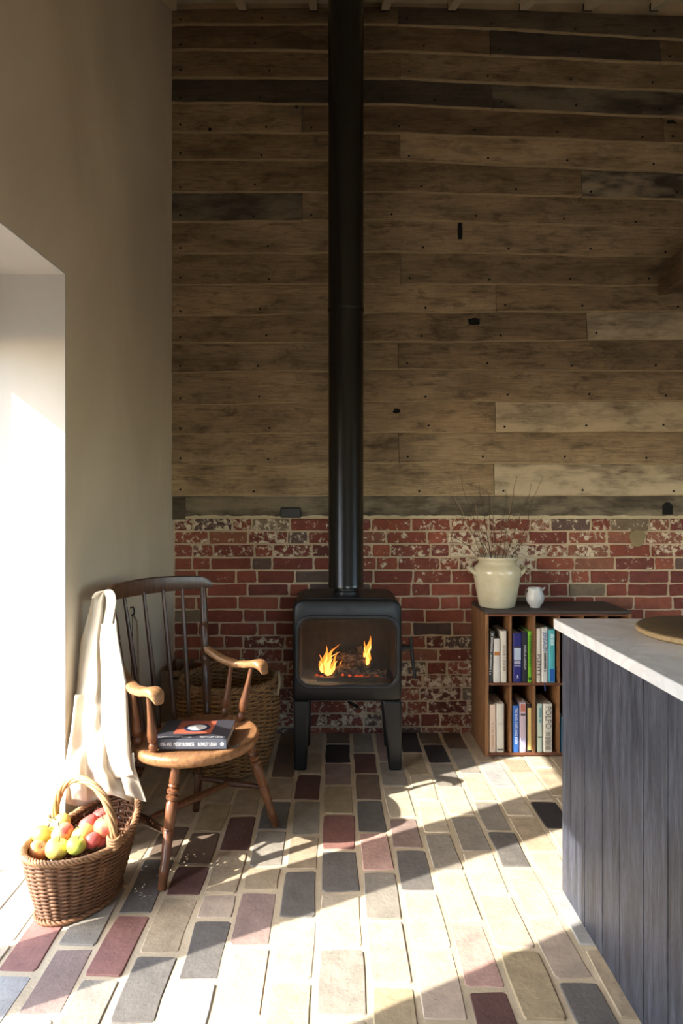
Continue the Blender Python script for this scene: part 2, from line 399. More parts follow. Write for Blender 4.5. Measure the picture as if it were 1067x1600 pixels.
# ---- ceiling (lean-to: rises towards the old wall), joists
SL = .48
def cz(y): return 4.085 - SL * (YW - y)
YB = .02
cl = MB()
cl.add([(-1.0, YW + .1, cz(YW + .1)), (4.2, YW + .1, cz(YW + .1)), (4.2, YB, cz(YB)), (-1.0, YB, cz(YB)),
        (-1.0, YW + .1, cz(YW + .1) + .1), (4.2, YW + .1, cz(YW + .1) + .1), (4.2, YB, cz(YB) + .1), (-1.0, YB, cz(YB) + .1)],
       [(0,1,2,3),(7,6,5,4),(0,4,5,1),(1,5,6,2),(2,6,7,3),(3,7,4,0)])
cl.box((-1.0, -3.2, cz(YB) + .02), (4.2, YB + .02, cz(YB) + .12))
ceiling = cl.build('ceiling', M['cream_paint']); tag(ceiling, 'cream painted sloping ceiling', 'ceiling', kind='structure')
for px in (272, 381, 490, 601, 704, 815, 914, 1017, 1120, 1225):
    x = (px - CX) * YW / F; j = MB(); a, b = YW - .03, YB
    vs = [(xx, y, cz(y) - dz) for xx in (x - .022, x + .022) for y in (a, b) for dz in (0, .05)]
    j.add(vs, [(0,1,3,2),(4,6,7,5),(0,2,6,4),(1,5,7,3),(0,4,5,1),(2,3,7,6)])
    j.build('joist', M['cream_paint'], ceiling)
    if px > 272:
        MB().box((x - .024, YW - .045, cz(YW) - .068), (x + .024, YW - .03, cz(YW) - .03)).build('joist_shoe', M['iron'], ceiling)
# ---- other walls, out of the picture
rw = MB()
for y0, y1, z0, z1 in ((-3.2, -.9, 0, 4.6), (1.6, 3.75, 0, 4.6), (-.9, 1.6, 0, .9), (-.9, 1.6, 2.0, 4.6)): rw.box((4.0, y0, z0), (4.2, y1, z1))
tag(rw.build('wall_right', M['plaster']), 'beige plaster wall with a window beyond the kitchen island', 'wall', kind='structure')
fw = MB()  # unseen window opening in this wall is added to let in sky fill
for x0, x1, z0, z1 in ((-1.4, .2, 0, 4), (2.6, 4.2, 0, 4), (.2, 2.6, 0, .9), (.2, 2.6, 2.0, 4)): fw.box((x0, -3.2, z0), (x1, -3.0, z1))
tag(fw.build('wall_front', M['plaster']), 'beige plaster wall with a window opening added for sky fill behind the viewer', 'wall', kind='structure')
gr = MB().box((-30, -30, -.3), (30, 30, -.16)).build('ground', plain('turf', (104, 98, 82), .9, .2))
tag(gr, 'grassy ground outside the house', 'ground', kind='structure')

# ---- back wall: mortar core, bricks, boards
wb = MB().box((-1.4, YW + .0035, -.05), (4.2, YW + .2, 4.6)).build('wall_back', M['wall_mortar'])
tag(wb, 'back wall of old red brick below weathered horizontal boards', 'wall', kind='structure')
WV = [slab_mesh(.208, .062, .05, 40 + i, M['brick'], .0026, .005, .003, False) for i in range(10)]
WH = [slab_mesh(.100, .062, .05, 70 + i, M['brick'], .0026, .005, .003, False) for i in range(8)]
REDS = [(144, 74, 56), (154, 82, 60), (132, 66, 52), (160, 90, 68), (120, 62, 52), (150, 94, 72), (136, 70, 54)]
ODD = [(132, 112, 90), (110, 86, 76), (124, 98, 80), (96, 74, 68)]
NC = 17; zt = 1.203; pit = .0731
far = MB(); nb = 0
for row in range(NC):
    z1 = zt - row * pit; z0 = z1 - pit
    x = -.91 - R.uniform(0, .11); pat = R.choice([0, 1]); k = 0
    while x < 2.75:
        if row % 3 == 1: ln = .222 if R.random() < .85 else .11
        else: ln = (.222 if (k + pat) % 2 else .112) if R.random() < .8 else .222
        ln += R.uniform(-.012, .012); k += 1
        xa, xb = max(x, -.897), x + ln; x += ln
        if xb - xa < .04: continue
        if xa > .80 and xb < 1.47 and z1 < .68: continue
        zz0 = max(z0, -.01)
        cx_, cz_ = (xa + xb) / 2, (zz0 + z1) / 2
        p = 788 + (EYE - cz_) * F / YW; q = CX + cx_ * F / YW
        fl = .30
        if row < 3: fl = .78
        elif row < 5: fl = .62 if q > 560 else .5
        if p > 1030: fl = .85
        elif p > 985: fl = .7 if q > 380 else .45
        if row in (0, 1, 2, 3) and 690 < q < 850: fl = .95
        fl += R.uniform(-.2, .12)
        c = R.choice(REDS) if R.random() < .91 else R.choice(ODD)
        if row == 0 and 440 < q < 470: c = (170, 84, 58); fl = .1
        if xa > 1.98: far.box((xa + .005, YW - .006, zz0 + .005), (xb - .005, YW + .03, z1 - .005)); continue
        hd_ = xb - xa < .15; o = link('brick', R.choice(WH if hd_ else WV), wb); nb += 1
        o.location = (cx_, YW - .002 + R.uniform(-.003, .003), cz_); o.scale = ((xb - xa - .0105) / (.100 if hd_ else .208), 1, (z1 - zz0 - .0100) / .062)
        o.rotation_euler = (0, R.uniform(-.01, .01), 0)
        jit = R.uniform(.85, 1.1); o.color = tuple(min(1, v * jit) for v in lin(c)) + (max(0, fl),)
far.build('brick_field', M['brick'], wb, color=lin((134, 64, 50)) + (.4,), kind='stuff')
print('wall bricks', nb)
YP = 3.552
def zp(py): return EYE - (py - CY) * YP / F
def xp(px): return (px - CX) * YP / F
TONE = {'t': (166, 142, 112), 'm': (154, 130, 100), 'b': (134, 110, 84), 'd': (110, 97, 82), 'D': (90, 80, 70), 'l': (182, 156, 122), 'w': (192, 173, 146), 'g': (134, 119, 100)}
# rows: bottom edge py at x=272, 625, 1067; boards as (x0, x1, tone, whitening)
ROWS = [((16, 11, 26), None), 
 ((38.6, 38.6, 63), [(268, 622, 'm', 0), (622, 1290, 'd', 0)]),
 ((78, 81, 100), [(268, 766, 'b', 0), (766, 1032, 'D', 0), (1032, 1290, 'b', 0)]),
 ((121, 123, 143), [(268, 625, 'm', 0), (625, 1290, 't', 0)]),
 ((161, 164.5, 184), [(268, 769, 'D', 0), (769, 1290, 'D', .2)]),
 ((207, 209, 225), [(268, 472, 't', 0), (472, 1037, 'b', 0), (1037, 1290, 'm', 0)]),
 ((250, 251.5, 270), [(268, 625, 'm', 0), (625, 1290, 'l', .2)]),
 ((301, 300.5, 313), [(268, 909, 'm', 0), (909, 1290, 'D', .5)]),
 ((348, 344, 358), [(268, 472, 'D', .2), (472, 1290, 't', 0)]),
 ((397.5, 394.5, 402), [(268, 1290, 't', 0)]),
 ((446, 444, 447), [(268, 626, 'm', 0), (626, 1290, 'm', 0)]),
 ((495, 489, 487), [(268, 775, 'l', 0), (775, 1290, 'm', 0)]),
 ((537, 535, 531), [(268, 917, 'm', 0), (917, 1290, 'w', .5)]),
 ((584, 578, 581), [(268, 622, 't', 0), (622, 1290, 'm', 0)]),
 ((633.7, 628, 627), [(268, 1290, 't', 0)]),
 ((679.5, 677, 675.5), [(268, 774, 't', 0), (774, 1290, 'w', .6)]),
 ((726.7, 724, 726), [(268, 623, 't', 0), (623, 1290, 't', .1)]),
 ((775.8, 775, 775), [(268, 772, 'l', 0), (772, 1290, 'w', .95)])]
def ry(r, px):
    a, b, c = ROWS[r][0]
    return a + (b - a) * (px - 272) / 353 if px < 625 else b + (c - b) * (px - 625) / 442
nails = MB()
for r in range(1, len(ROWS)):
    for (x0, x1, tn, wh) in ROWS[r][1]:
        n = max(4, int((x1 - x0) / 22)); s = r * 7.3 + x0 * .01; vs = []
        for i in range(n + 1):
            px = x0 + (x1 - x0) * i / n; xw = xp(px) + (.0015 if i == 0 else -.0015 if i == n else 0)
            wob = 1.6 * noise.noise((px * .012, s, 0)) + .9 * noise.noise((px * .05, s, 4))
            zb = zp(ry(r, px) + wob); ztp = zp(ry(r - 1, px)) + .012
            bow = .004 * noise.noise((px * .008, s, 9))
            vs += [(xw, YW - .040 + bow, zb), (xw, YW - .0385 + bow, zb + .0055 + .003 * noise.noise((px * .06, s, 2))), (xw, YW - .020 + bow, ztp), (xw, YW + .004, ztp), (xw, YW - .012, zb)]
        fs = []
        for i in range(n):
            a, b = i * 5, i * 5 + 5
            for k in range(5): fs.append((a + k, a + (k+1) % 5, b + (k+1) % 5, b + k))
        fs += [(0, 1, 2, 3, 4), tuple(range(n*5, n*5 + 5))[::-1]]
        jit = R.uniform(.92, 1.08)
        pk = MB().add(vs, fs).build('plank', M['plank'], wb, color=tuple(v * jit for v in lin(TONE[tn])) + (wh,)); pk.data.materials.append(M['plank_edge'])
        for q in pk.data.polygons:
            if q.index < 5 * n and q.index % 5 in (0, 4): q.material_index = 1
        for px in [x0 + 14] + [x0 + 14 + q * 128 + R.uniform(-14, 14) for q in range(1, int((x1 - x0) / 128) + 1)]:
            if px > x1 - 5 or px > 1290: continue
            py = ry(r, px) - R.uniform(7, 12); t = (zp(py) - zp(ry(r, px))) / (zp(ry(r - 1, px)) - zp(ry(r, px)))
            nails.lathe([(.0062, -.006), (.0062, .0), (.005, .002)], (xp(px), YW - .0385 + .0185 * t - .0035, zp(py)), (0, -1, 0), 8)
nails.build('nail_heads', M['hole'], wb, kind='stuff')
def blotch(name, px, py, rx, rz, t, sq=False, m='hole'):
    b = MB(); n = 14; pts = []
    for k in range(n):
        a = 2 * math.pi * k / n; q = 1 if sq else R.uniform(.65, 1.1)
        c, s_ = math.cos(a), math.sin(a)
        if sq: g = 1 / max(abs(c), abs(s_)); c *= g; s_ *= g
        pts.append((xp(px) + rx * q * c, zp(py) + rz * q * s_))
    b.prismy(pts, YW - .041 + t, YW - .02); b.build(name, M[m], wb)
blotch('knot_hole', 741, 502, .036, .026, .010); blotch('knot_hole', 620, 642, .024, .018, .012); blotch('knot_hole', 1050, 191, .030, .022, .016)
blotch('slot', 719, 362, .013, .050, .012, True); blotch('knot_hole', 463, 166, .010, .008, .014); blotch('knot_hole', 328, 203, .012, .012, .002)
# sill beam and its pieces
sb = MB(); n = 40; vs = []
for i in range(n + 1):
    x = -.905 + 3.7 * i / n; q = .004 * noise.noise((x * 3, 1, 0)); vs += [(x, YW - .012, 1.205 + q), (x, YW - .016, 1.218 + q), (x, YW - .018, zp(776) + .01), (x, YW + .05, zp(776) + .01), (x, YW + .05, 1.203)]
sb.add(vs, [(i*5 + k, i*5 + (k+1) % 5, i*5 + 5 + (k+1) % 5, i*5 + 5 + k) for i in range(n) for k in range(5)])
sb.build('sill_beam', M['plank'], wb, color=lin((112, 100, 82)) + (.25,))
lm = MB(); vs = []
for i in range(161):
    x = -.84 + 3.6 * i / 160; h = .011 + .008 * noise.noise((x * 14, 3, 0)) + .004 * noise.noise((x * 50, 7, 0)); vs += [(x, YW - .0185, 1.201), (x, YW - .017, 1.206 + h), (x, YW + .01, 1.206 + h), (x, YW + .01, 1.199)]
lm.add(vs, [(i*4 + k, i*4 + (k+1) % 4, i*4 + 4 + (k+1) % 4, i*4 + 4 + k) for i in range(160) for k in range(4)])
lm.build('lime_edge', mortar('lime', (206, 190, 156)), wb)
MB().box((-.899, YW - .024, 1.196), (xp(289), YW + .02, zp(777))).build('post_end', M['plank'], wb, color=lin((96, 84, 68)) + (0,))
br = bevel(MB().box((xp(438), YW - .034, zp(809)), (xp(470), YW, zp(793))).build('iron_bracket', M['iron'], wb), .006)
hl = MB().prismy([(xp(1037), zp(804)), (xp(1053), zp(804)), (xp(1053), zp(790)), (xp(1048), zp(785)), (xp(1041), zp(785)), (xp(1037), zp(790))], YW - .0195, YW); hl.build('mortice', M['hole'], wb)
mp_ = MB(); pts = [(xp(999) + .043 * math.cos(a) * (1 + .15 * math.sin(3 * a)), zp(841) + .050 * math.sin(a)) for a in [i * math.pi / 9 for i in range(18)]]
bevel(mp_.prismy(pts, YW - .014, YW + .01).build('mortar_patch', mortar('clay_patch', (150, 132, 98)), wb), .005)
# stub of an old brace, right
bs = MB(); c0 = at(1033, 415, 3.5)
vs = []
for y in (3.30, 3.56):
    for px, py in ((1033, 413), (1036, 457), (1100, 447), (1140, 372), (1090, 372)):
        p = at(px, py, 3.5); vs.append((p.x, y, p.z))
bs.add(vs, [(0,1,2,3,4), (9,8,7,6,5)] + [(i, 5+i, 5 + (i+1) % 5, (i+1) % 5) for i in range(5)])
b_ = bs.build('timber_brace', M['plank'], color=lin((122, 98, 70)) + (0,)); bevel(b_, .008); tag(b_, 'brown sawn timber brace stub jutting from the boards at right', 'timber', kind='structure')

# ================================================================== STOVE
SX0, SX1, SY0, SY1 = -.1995, .325, 3.07, 3.43
st = thing('wood_stove', (.063, 3.25, 0), 'black cast-iron wood-burning stove on four tapered legs with fire lit', 'stove')
zb, ztop = .333, .822
def ring(outer, inner, y0, y1):
    n = len(outer); vs = [(x, y0, z) for x, z in outer] + [(x, y0, z) for x, z in inner] + [(x, y1, z) for x, z in outer] + [(x, y1, z) for x, z in inner]
    fs = []
    for i in range(n):
        j = (i + 1) % n
        fs += [(i, j, n + j, n + i), (2*n + i, 3*n + i, 3*n + j, 2*n + j), (i, 2*n + i, 2*n + j, j), (n + i, n + j, 3*n + j, 3*n + i)]
    return MB().add(vs, fs)
out = rrect(SX0, SX1, zb, ztop, .05, 10, .028)
gx0, gx1 = (461 - CX) * SY0 / F, (625 - CX) * SY0 / F
gz1, gz0 = EYE - (961 - CY) * SY0 / F, EYE - (1076 - CY) * SY0 / F
inn = rrect(gx0 + .004, gx1 - .004, gz0 + .004, gz1 - .004, .072, 10)
bd = MB(); n = len(out)
prof = [(SY0 + .018, .0), (SY0 + .006, .004), (SY0, .012)]
cxm, czm = (SX0 + SX1) / 2, (zb + ztop) / 2
def inset(pts, d):
    return [(cxm + (x - cxm) * (1 - d / .262), czm + (z - czm) * (1 - d / .245)) for x, z in pts]
loops = [[(x, SY1, z) for x, z in out]] + [[(x, y, z) for x, z in inset(out, d)] for y, d in prof] + [[(x, SY0, z) for x, z in inn], [(x, SY0 + .03, z) for x, z in inn]]
vs = [p for l in loops for p in l]; fs = []
for a in range(len(loops) - 1):
    for i in range(n): fs.append((a*n + i, a*n + (i+1) % n, (a+1)*n + (i+1) % n, (a+1)*n + i))
fs.append(tuple(range(n)))
bd.add(vs, fs).build('body', M['stove'], st, auto=40)
tp = MB().prism([(x, y) for x, y in rrect(SX0 + .05, SX1 - .05, SY0 + .03, SY1 - .01, .03, 5)], ztop - .002, ztop + .006); bevel(tp.build('top_plate', M['stove'], st, auto=40), .003)
fo = rrect(gx0, gx1, gz0, gz1, .076, 10); fi = rrect(gx0 + .017, gx1 - .017, gz0 + .017, gz1 - .017, .062, 10)
dfr = ring(fo, fi, SY0 - .012, SY0 + .02).build('door_frame', M['stove_rim'], st, auto=40); bevel(dfr, .005, 3)
fi2 = rrect(gx0 + .016, gx1 - .016, gz0 + .016, gz1 - .016, .062, 10)
MB().prismy(fi2, SY0 - .002, SY0 + .003).build('glass', M['glass'], dfr)
# fire chamber
fx0, fx1, fz0, fz1, fy1 = gx0 + .022, gx1 - .022, gz0 + .018, gz1 - .01, SY1 - .06
fb = MB(); t = .012
fb.box((fx0 - t, SY0 + .03, fz0), (fx0, fy1, fz1)); fb.box((fx1, SY0 + .03, fz0), (fx1 + t, fy1, fz1)); fb.box((fx0 - t, fy1, fz0), (fx1 + t, fy1 + t, fz1)); fb.box((fx0 - t, SY0 + .03, fz0 - t), (fx1 + t, fy1 + t, fz0))
fb.build('fire_chamber', M['vermic'], st)
bevel(MB().add([(fx0, SY0 + .09, fz1 - .04), (fx1, SY0 + .09, fz1 - .04), (fx1, fy1, fz1 - .075), (fx0, fy1, fz1 - .075), (fx0, SY0 + .09, fz1 - .02), (fx1, SY0 + .09, fz1 - .02), (fx1, fy1, fz1 - .055), (fx0, fy1, fz1 - .055)],
     [(3,2,1,0),(4,5,6,7),(0,1,5,4),(1,2,6,5),(2,3,7,6),(3,0,4,7)]).build('baffle', M['vermic'], st), .003)
MB().box((fx0 - .01, SY0 + .032, fz1 - .001), (fx1 + .01, fy1, fz1 + .01)).build('chamber_roof', M['iron'], st)
bevel(MB().box((fx0 + .08, SY0 + .05, fz0), (fx1 - .08, SY0 + .065, fz0 + .022)).build('fire_bar', M['iron'], st), .003)
def leg(px0t, px1t, px0b, px1b, y, dep):
    b = MB(); s_ = y / F
    xs = [(px - CX) * s_ for px in (px0t, px1t, px0b, px1b)]
    b.add([(xs[0], y, zb + .004), (xs[1], y, zb + .004), (xs[1], y + dep, zb + .004), (xs[0], y + dep, zb + .004), (xs[2], y, 0), (xs[3], y, 0), (xs[3], y + dep * .75, 0), (xs[2], y + dep * .75, 0)],
          [(0,1,2,3),(7,6,5,4),(0,4,5,1),(1,5,6,2),(2,6,7,3),(3,7,4,0)])
    o = b.build('leg', M['stove'], st, auto=50); bevel(o, .012, 4)
leg(458, 484, 459, 479, SY0, .06); leg(597, 628, 608, 628, SY0, .06)
leg(468, 487, 470, 484, 3.37, .055); leg(594, 616, 601, 616, 3.37, .055)
hx = (628 - CX) * 3.11 / F
hd = MB().tube([at(626, 1012, 3.11), at(634, 1012, 3.11), at(641, 1012, 3.11)], [.020, .016, .013], 12)
hd.tube([at(642, 996, 3.11), at(642.5, 1010, 3.11), at(644, 1025, 3.11), at(646.5, 1045, 3.11), at(648.5, 1060, 3.11)], [.007, .0095, .0085, .0085, .0075], 10); hd.build('handle', M['iron'], st, auto=50)
lv = MB().tube([at(546, 1097, 3.2), at(556, 1103, 3.08), at(560, 1107, 3.06)], [.012, .012, .008], 8, flat=.5); lv.build('air_lever', M['iron'], st)
cr = MB().lathe([(.066, ztop), (.066, .842), (.060, .846), (.060, .868)], (.060, 3.25, 0), n=32); cr.build('flue_collar', M['stove'], st, auto=40)
# small cast emblem on the front: crown-like marks
em = MB()
for k, (dx, h) in enumerate(((-.020, .016), (-.012, .022), (-.004, .028), (.004, .028), (.012, .02))):
    em.box((.063 + dx - .0016, SY0 - .0015, .765), (.063 + dx + .0016, SY0 + .004, .765 + h))
for dz in (0, .009): em.box((.063 + .013, SY0 - .0015, .765 + dz), (.063 + .026, SY0 + .004, .768 + dz))
em.build('emblem', M['stove'], st)
# logs and fire
def logm(a, b, r, name, label):
    pts = [Vector(a).lerp(Vector(b), i / 6) + Vector((0, .004 * math.sin(i * 2), .004 * math.cos(i * 1.7))) for i in range(7)]
    o = MB().tube(pts, [r * R.uniform(.85, 1.1) for _ in pts], 10).build(name, M['bark'], auto=50); tag(o, label, 'log', 'logs burning in the stove'); return o
fy = 3.2
logm(at(505, 1053, fy), at(556, 1040, fy), .024, 'firewood_log', 'lower birch log at the front of the stove fire')
logm(at(540, 1052, 3.26), at(604, 1052, 3.22), .024, 'firewood_log', 'pale bark log lying at the right of the fire')
logm(at(526, 1022, 3.30), at(580, 1038, 3.22), .028, 'firewood_log', 'thick charred log leaning on top of the fire')
logm(at(505, 1040, 3.33), at(568, 1012, 3.33), .022, 'firewood_log', 'dark burnt log at the back of the fire')
logm(at(490, 1060, 3.17), at(535, 1062, 3.15), .012, 'firewood_log', 'thin ember stick at the front left of the fire')
def flame_obj(px, py, tongues, y, label):
    base = at(px, py, y); root = thing('flame', base, label, 'flame', 'flames in the stove')
    for nm, k, m in (('outer_flame', 1.0, 'flame_out'), ('inner_flame', .62, 'flame_in')):
        b = MB(); nn = 14
        for q, (dx, dz, h, wd, lean) in enumerate(tongues):
            pr = []; pts = []
            for i in range(nn + 1):
                t_ = i / nn; pr.append(max(.0006, wd * k * (math.sin(math.pi * t_ ** .62) ** .8 * (1 - .45 * t_) + .10 * (1 - t_)) * (1 + .18 * math.sin(t_ * 11 + q * 2))))
                pts.append(base + Vector((dx + lean * t_ * t_ + .004 * math.sin(t_ * 8 + q * 2), (q % 3 - 1) * .006, dz + t_ * h * (k + .06) + .003)))
            b.tube(pts, pr, 10, flat=.55)
        b.build(nm, M[m], root, smooth=True)
flame_obj(511, 1056, [(0, 0, .125, .026, .022), (-.024, .012, .085, .014, -.012), (.022, 0, .10, .013, .03), (.004, .05, .10, .006, .055), (-.008, .03, .11, .012, .006)], 3.17, 'large orange flame at the left of the stove fire')
flame_obj(573, 1040, [(0, 0, .125, .011, .012), (.010, .04, .10, .010, .010), (-.008, .035, .08, .009, .0), (.004, .02, .07, .013, 0)], 3.2, 'tall narrow flame at the right of the stove fire')
flame_obj(532, 1048, [(0, 0, .05, .009, .004), (.012, .0, .035, .007, .004)], 3.22, 'small flame between the burning logs')
eb = MB()
for i in range(16):
    p = at(R.uniform(490, 590), 1060, R.uniform(3.14, 3.3)); eb.lathe([(.004, 0), (R.uniform(.008, .015), .006), (.003, .014)], (p.x, p.y, fz0), n=7)
tag(eb.build('embers', M['ember'], kind='stuff'), 'glowing embers under the burning logs', 'embers')
gl_l = bpy.data.lights.new('fire_glow', 'POINT'); gl_l.energy = .22; gl_l.color = (1, .42, .14); gl_l.shadow_soft_size = .03
go = bpy.data.objects.new('fire_glow', gl_l); COL.objects.link(go); go.location = at(515, 1030, 3.14)
# flue
fp = thing('flue_pipe', (.060, 3.25, .868), 'tall black stove pipe rising to the ceiling', 'flue pipe')
zj = 2.265
MB().lathe([(.086, .860), (.0895, .862), (.0895, .878), (.0885, .880), (.0885, zj - .012), (.0905, zj - .010), (.0905, zj)], (.060, 3.25, 0), n=48).build('lower_pipe', M['pipe'], fp, auto=40)
MB().lathe([(.0895, zj), (.0895, cz(3.25) + .1)], (.060, 3.25, 0), n=48).build('upper_pipe', M['pipe'], fp, auto=40)
MB().lathe([(.0915, zj - .006), (.0925, zj - .003), (.0925, zj + .004), (.0915, zj + .007)], (.060, 3.25, 0), n=48).build('joint_band', M['pipe'], fp, auto=40)

# ================================================================== ISLAND
il = thing('kitchen_island', (1.3, 1.5, 0), 'dark blue-grey kitchen island base clad in vertical boards', 'kitchen island')
IX, IY = .757, 2.126
MB().box((IX + .018, -.6, .0), (1.75, IY - .018, .862)).build('carcass', M['island'], il)
ys = [2.126, 2.05, 1.933, 1.807, 1.70, 1.567, 1.453]
while ys[-1] > -.5: ys.append(ys[-1] - R.choice((.11, .12, .13)))
for a, b in zip(ys, ys[1:]):
    bevel(MB().box((IX + R.uniform(-.0008, .0008), b + .0012, .0), (IX + .018, a - .0012, .862)).build('board', M['island'], il), .002)
x = IX
while x < 1.73:
    bevel(MB().box((x + .0012, IY - .018, 0), (min(x + .118, 1.75) - .0012, IY, .862)).build('board', M['island'], il), .002); x += .12
tag(bevel(MB().box((.737, -.62, .862), (1.78, 2.152, .896)).build('worktop', M['marble']), .003), 'white marble worktop with soft grey veins on the island', 'worktop')
rb = thing('round_board', (1.125, 1.865, .896), 'round brown wooden board lying on the marble worktop', 'board')
MB().lathe([(.216, 0), (.224, .006), (.224, .017), (.219, .0195)], (1.125, 1.865, .896), n=64).build('edge', M['board_edge'], rb, auto=40)
MB().lathe([(.2195, .0196), (.216, .0225), (.12, .026), (.001, .027)], (1.125, 1.865, .896), n=64).build('top', M['board'], rb, auto=40)

# ================================================================== BOOKSHELF
BX0, BX1, BY0, BY1, BT = .7646, 1.508, 3.24, 3.565, .739
bk = thing('bookshelf', (1.13, 3.4, 0), 'rough wooden pigeonhole shelf of two tiers standing against the bricks', 'bookshelf')
bevel(MB().box((BX0, BY0, 0), (BX0 + .018, BY1, BT - .014)).build('side', M['shelf'], bk), .002)
bevel(MB().box((BX1 - .018, BY0, 0), (BX1, BY1, BT - .014)).build('side', M['shelf'], bk), .002)
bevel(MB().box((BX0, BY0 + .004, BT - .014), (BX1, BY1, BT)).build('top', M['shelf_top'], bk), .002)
for z0, z1 in ((.008, .022), (.362, .376)): bevel(MB().box((BX0 + .018, BY0 + .002, z0), (BX1 - .018, BY1, z1)).build('shelf', M['shelf_h'], bk), .002)
bevel(MB().box((BX0 + .018, BY0 - .001, BT - .026), (BX1 - .018, BY0 + .012, BT - .014)).build('top_rail', M['shelf_h'], bk), .002)
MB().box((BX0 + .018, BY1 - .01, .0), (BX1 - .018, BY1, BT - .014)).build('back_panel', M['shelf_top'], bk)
DV = [(796, 799.6), (832, 836.7), (871.5, 875), (909, 912.5), (946.5, 950)]
for a, b in DV:
    for z0, z1 in ((.022, .362), (.376, BT - .014)):
        bevel(MB().box(((a - CX) * BY0 / F, BY0 + .001, z0), ((b - CX) * BY0 / F, BY1 - .01, z1)).build('divider', M['shelf'], bk), .0015)

def text_mesh(body, size, name='lettering'):
    cu = bpy.data.curves.new('t', 'FONT'); cu.body = body; cu.size = size; cu.align_x = 'LEFT'; cu.align_y = 'CENTER'; cu.extrude = .0002; cu.resolution_u = 2
    o = bpy.data.objects.new('t', cu); COL.objects.link(o); dg = bpy.context.evaluated_depsgraph_get()
    me = bpy.data.meshes.new_from_object(o.evaluated_get(dg)); bpy.data.objects.remove(o); me.name = name; return me
def put_text(body, size, mat, mw, parent, length=None):
    me = text_mesh(body, size); me.materials.clear(); me.materials.append(mat)
    xs = [v.co.x for v in me.vertices]
    if length and xs:
        k = length / (max(xs) - min(xs)); x0 = min(xs)
        for v in me.vertices: v.co.x = (v.co.x - x0) * k
    me.transform(mw)
    return link('lettering', me, parent)
def book(px0, px1, ptop, zbot, c, label, texts=(), lean=0.0, bands=(), dep=.19, setback=.006):
    x0, x1 = (px0 - CX) * BY0 / F + .0006, (px1 - CX) * BY0 / F - .0006
    yf = BY0 + setback; h = EYE - (ptop - CY) * yf / F - zbot; wdt = x1 - x0
    root = thing('book', ((x0 + x1) / 2, yf + dep / 2, zbot), label, 'book', 'cookbooks in the pigeonhole shelf')
    rot = Matrix.Translation((x0, 0, zbot)) @ Matrix.Rotation(lean, 4, 'Y') @ Matrix.Translation((-x0, 0, -zbot))
    def mk(name, mb, m, color=None, auto=None):
        mb.v = [tuple(rot @ Vector(v)) for v in mb.v]; return mb.build(name, m, root, color=color, auto=auto)
    col = lin(c) + (1,); t = min(.003, wdt * .15)
    cv = MB(); hw = wdt / 2; xm = (x0 + x1) / 2
    prof = [(x0, yf + .006), (x0 + hw * .3, yf + .0015), (xm, yf), (x1 - hw * .3, yf + .0015), (x1, yf + .006), (x1, yf + dep), (x1 - t, yf + dep), (x1 - t, yf + .008), (x0 + t, yf + .008), (x0 + t, yf + dep), (x0, yf + dep)]
    mk('cover', cv.prism(prof, zbot, zbot + h), M['bookcol'], col)
    mk('pages', MB().box((x0 + t, yf + .0075, zbot + .004), (x1 - t, yf + dep - .004, zbot + h - .004)), M['paper'])
    for (f0, f1, bc) in bands:
        mk('spine_print', MB().box((x0 + wdt * .12, yf - .0006, zbot + h * f0), (x1 - wdt * .12, yf + .003, zbot + h * f1)), M['bookcol'], lin(bc) + (1,))
    for (body, f_top, f_len, size, tc) in texts:     # reading downwards
        mw = rot @ Matrix.Translation((xm, yf - .0012, zbot + h * f_top)) @ Matrix.Rotation(math.pi / 2, 4, 'X') @ Matrix.Rotation(-math.pi / 2, 4, 'Z')
        if body[0] == '#':                            # print too small to read: rows of tiny marks
            b = MB(); q = 0.0; ln = h * f_len; hh = min(size, wdt * .9) * .5; rr = random.Random(int(px0 * 7 + f_top * 100))
            while q < ln:
                sz = rr.uniform(.0025, .005)
                if rr.random() < .84: b.box((q, -hh * rr.uniform(.7, 1), 0), (min(q + sz * .7, ln), hh * rr.uniform(.7, 1), .0004))
                q += sz
            b.v = [tuple(mw @ Vector(v)) for v in b.v]; b.build('spine_marks', ink(tc), root); continue
        put_text(body, min(size, wdt * .95), ink(tc), mw, root, h * f_len)
    return root
U = .376; W = (255, 255, 255); K = (40, 36, 34)
book(761.3, 769.5, 986, U, (58, 56, 56), 'dark grey book leaning at the left end of the upper tier', [('#', .96, .8, .011, (190, 186, 180))], .055)
book(771.5, 782, 998, U, (218, 212, 202), 'short white book second from left on the upper tier', [], 0, [(.62, .70, (190, 120, 50))])
book(783, 792.5, 986, U, (224, 216, 198), 'cream book with widely spaced title, upper tier first bay', [('FLOUR + WATER', .72, .5, .016, (110, 84, 50))])
bb_ = book(802, 816, 989.5, U, (44, 44, 120), 'thick deep blue book with a white coat pictured on the spine', [], 0, [(.46, .70, (190, 204, 218)), (.70, .73, (70, 50, 44))])
mk_ = MB(); bx_ = (802 - CX) * BY0 / F + .006
for zr in (.438, .412, .388, .352, .340):
    for q in range(6): mk_.box((bx_ + q * .0055, BY0 + .0035, U + .243 * (zr - .0)), (bx_ + q * .0055 + .0042, BY0 + .0065, U + .243 * zr + (.0042 if zr > .36 else .0015)))
mk_.build('spine_marks', ink((206, 206, 222)), bb_)
fg_ = MB(); fc = Vector((bx_ + .016, BY0 + .0045, U + .027))
for dx, dz in ((-.008, -.011), (.010, -.006), (-.006, .008), (.008, .009)): fg_.tube([fc, fc + Vector((dx, 0, dz))], [.0016, .0009], 6, flat=.4)
fg_.tube([fc + Vector((0, 0, -.002)), fc + Vector((.001, 0, .012))], [.0018, .0018], 6); fg_.build('spine_emblem', ink((214, 214, 226)), bb_)
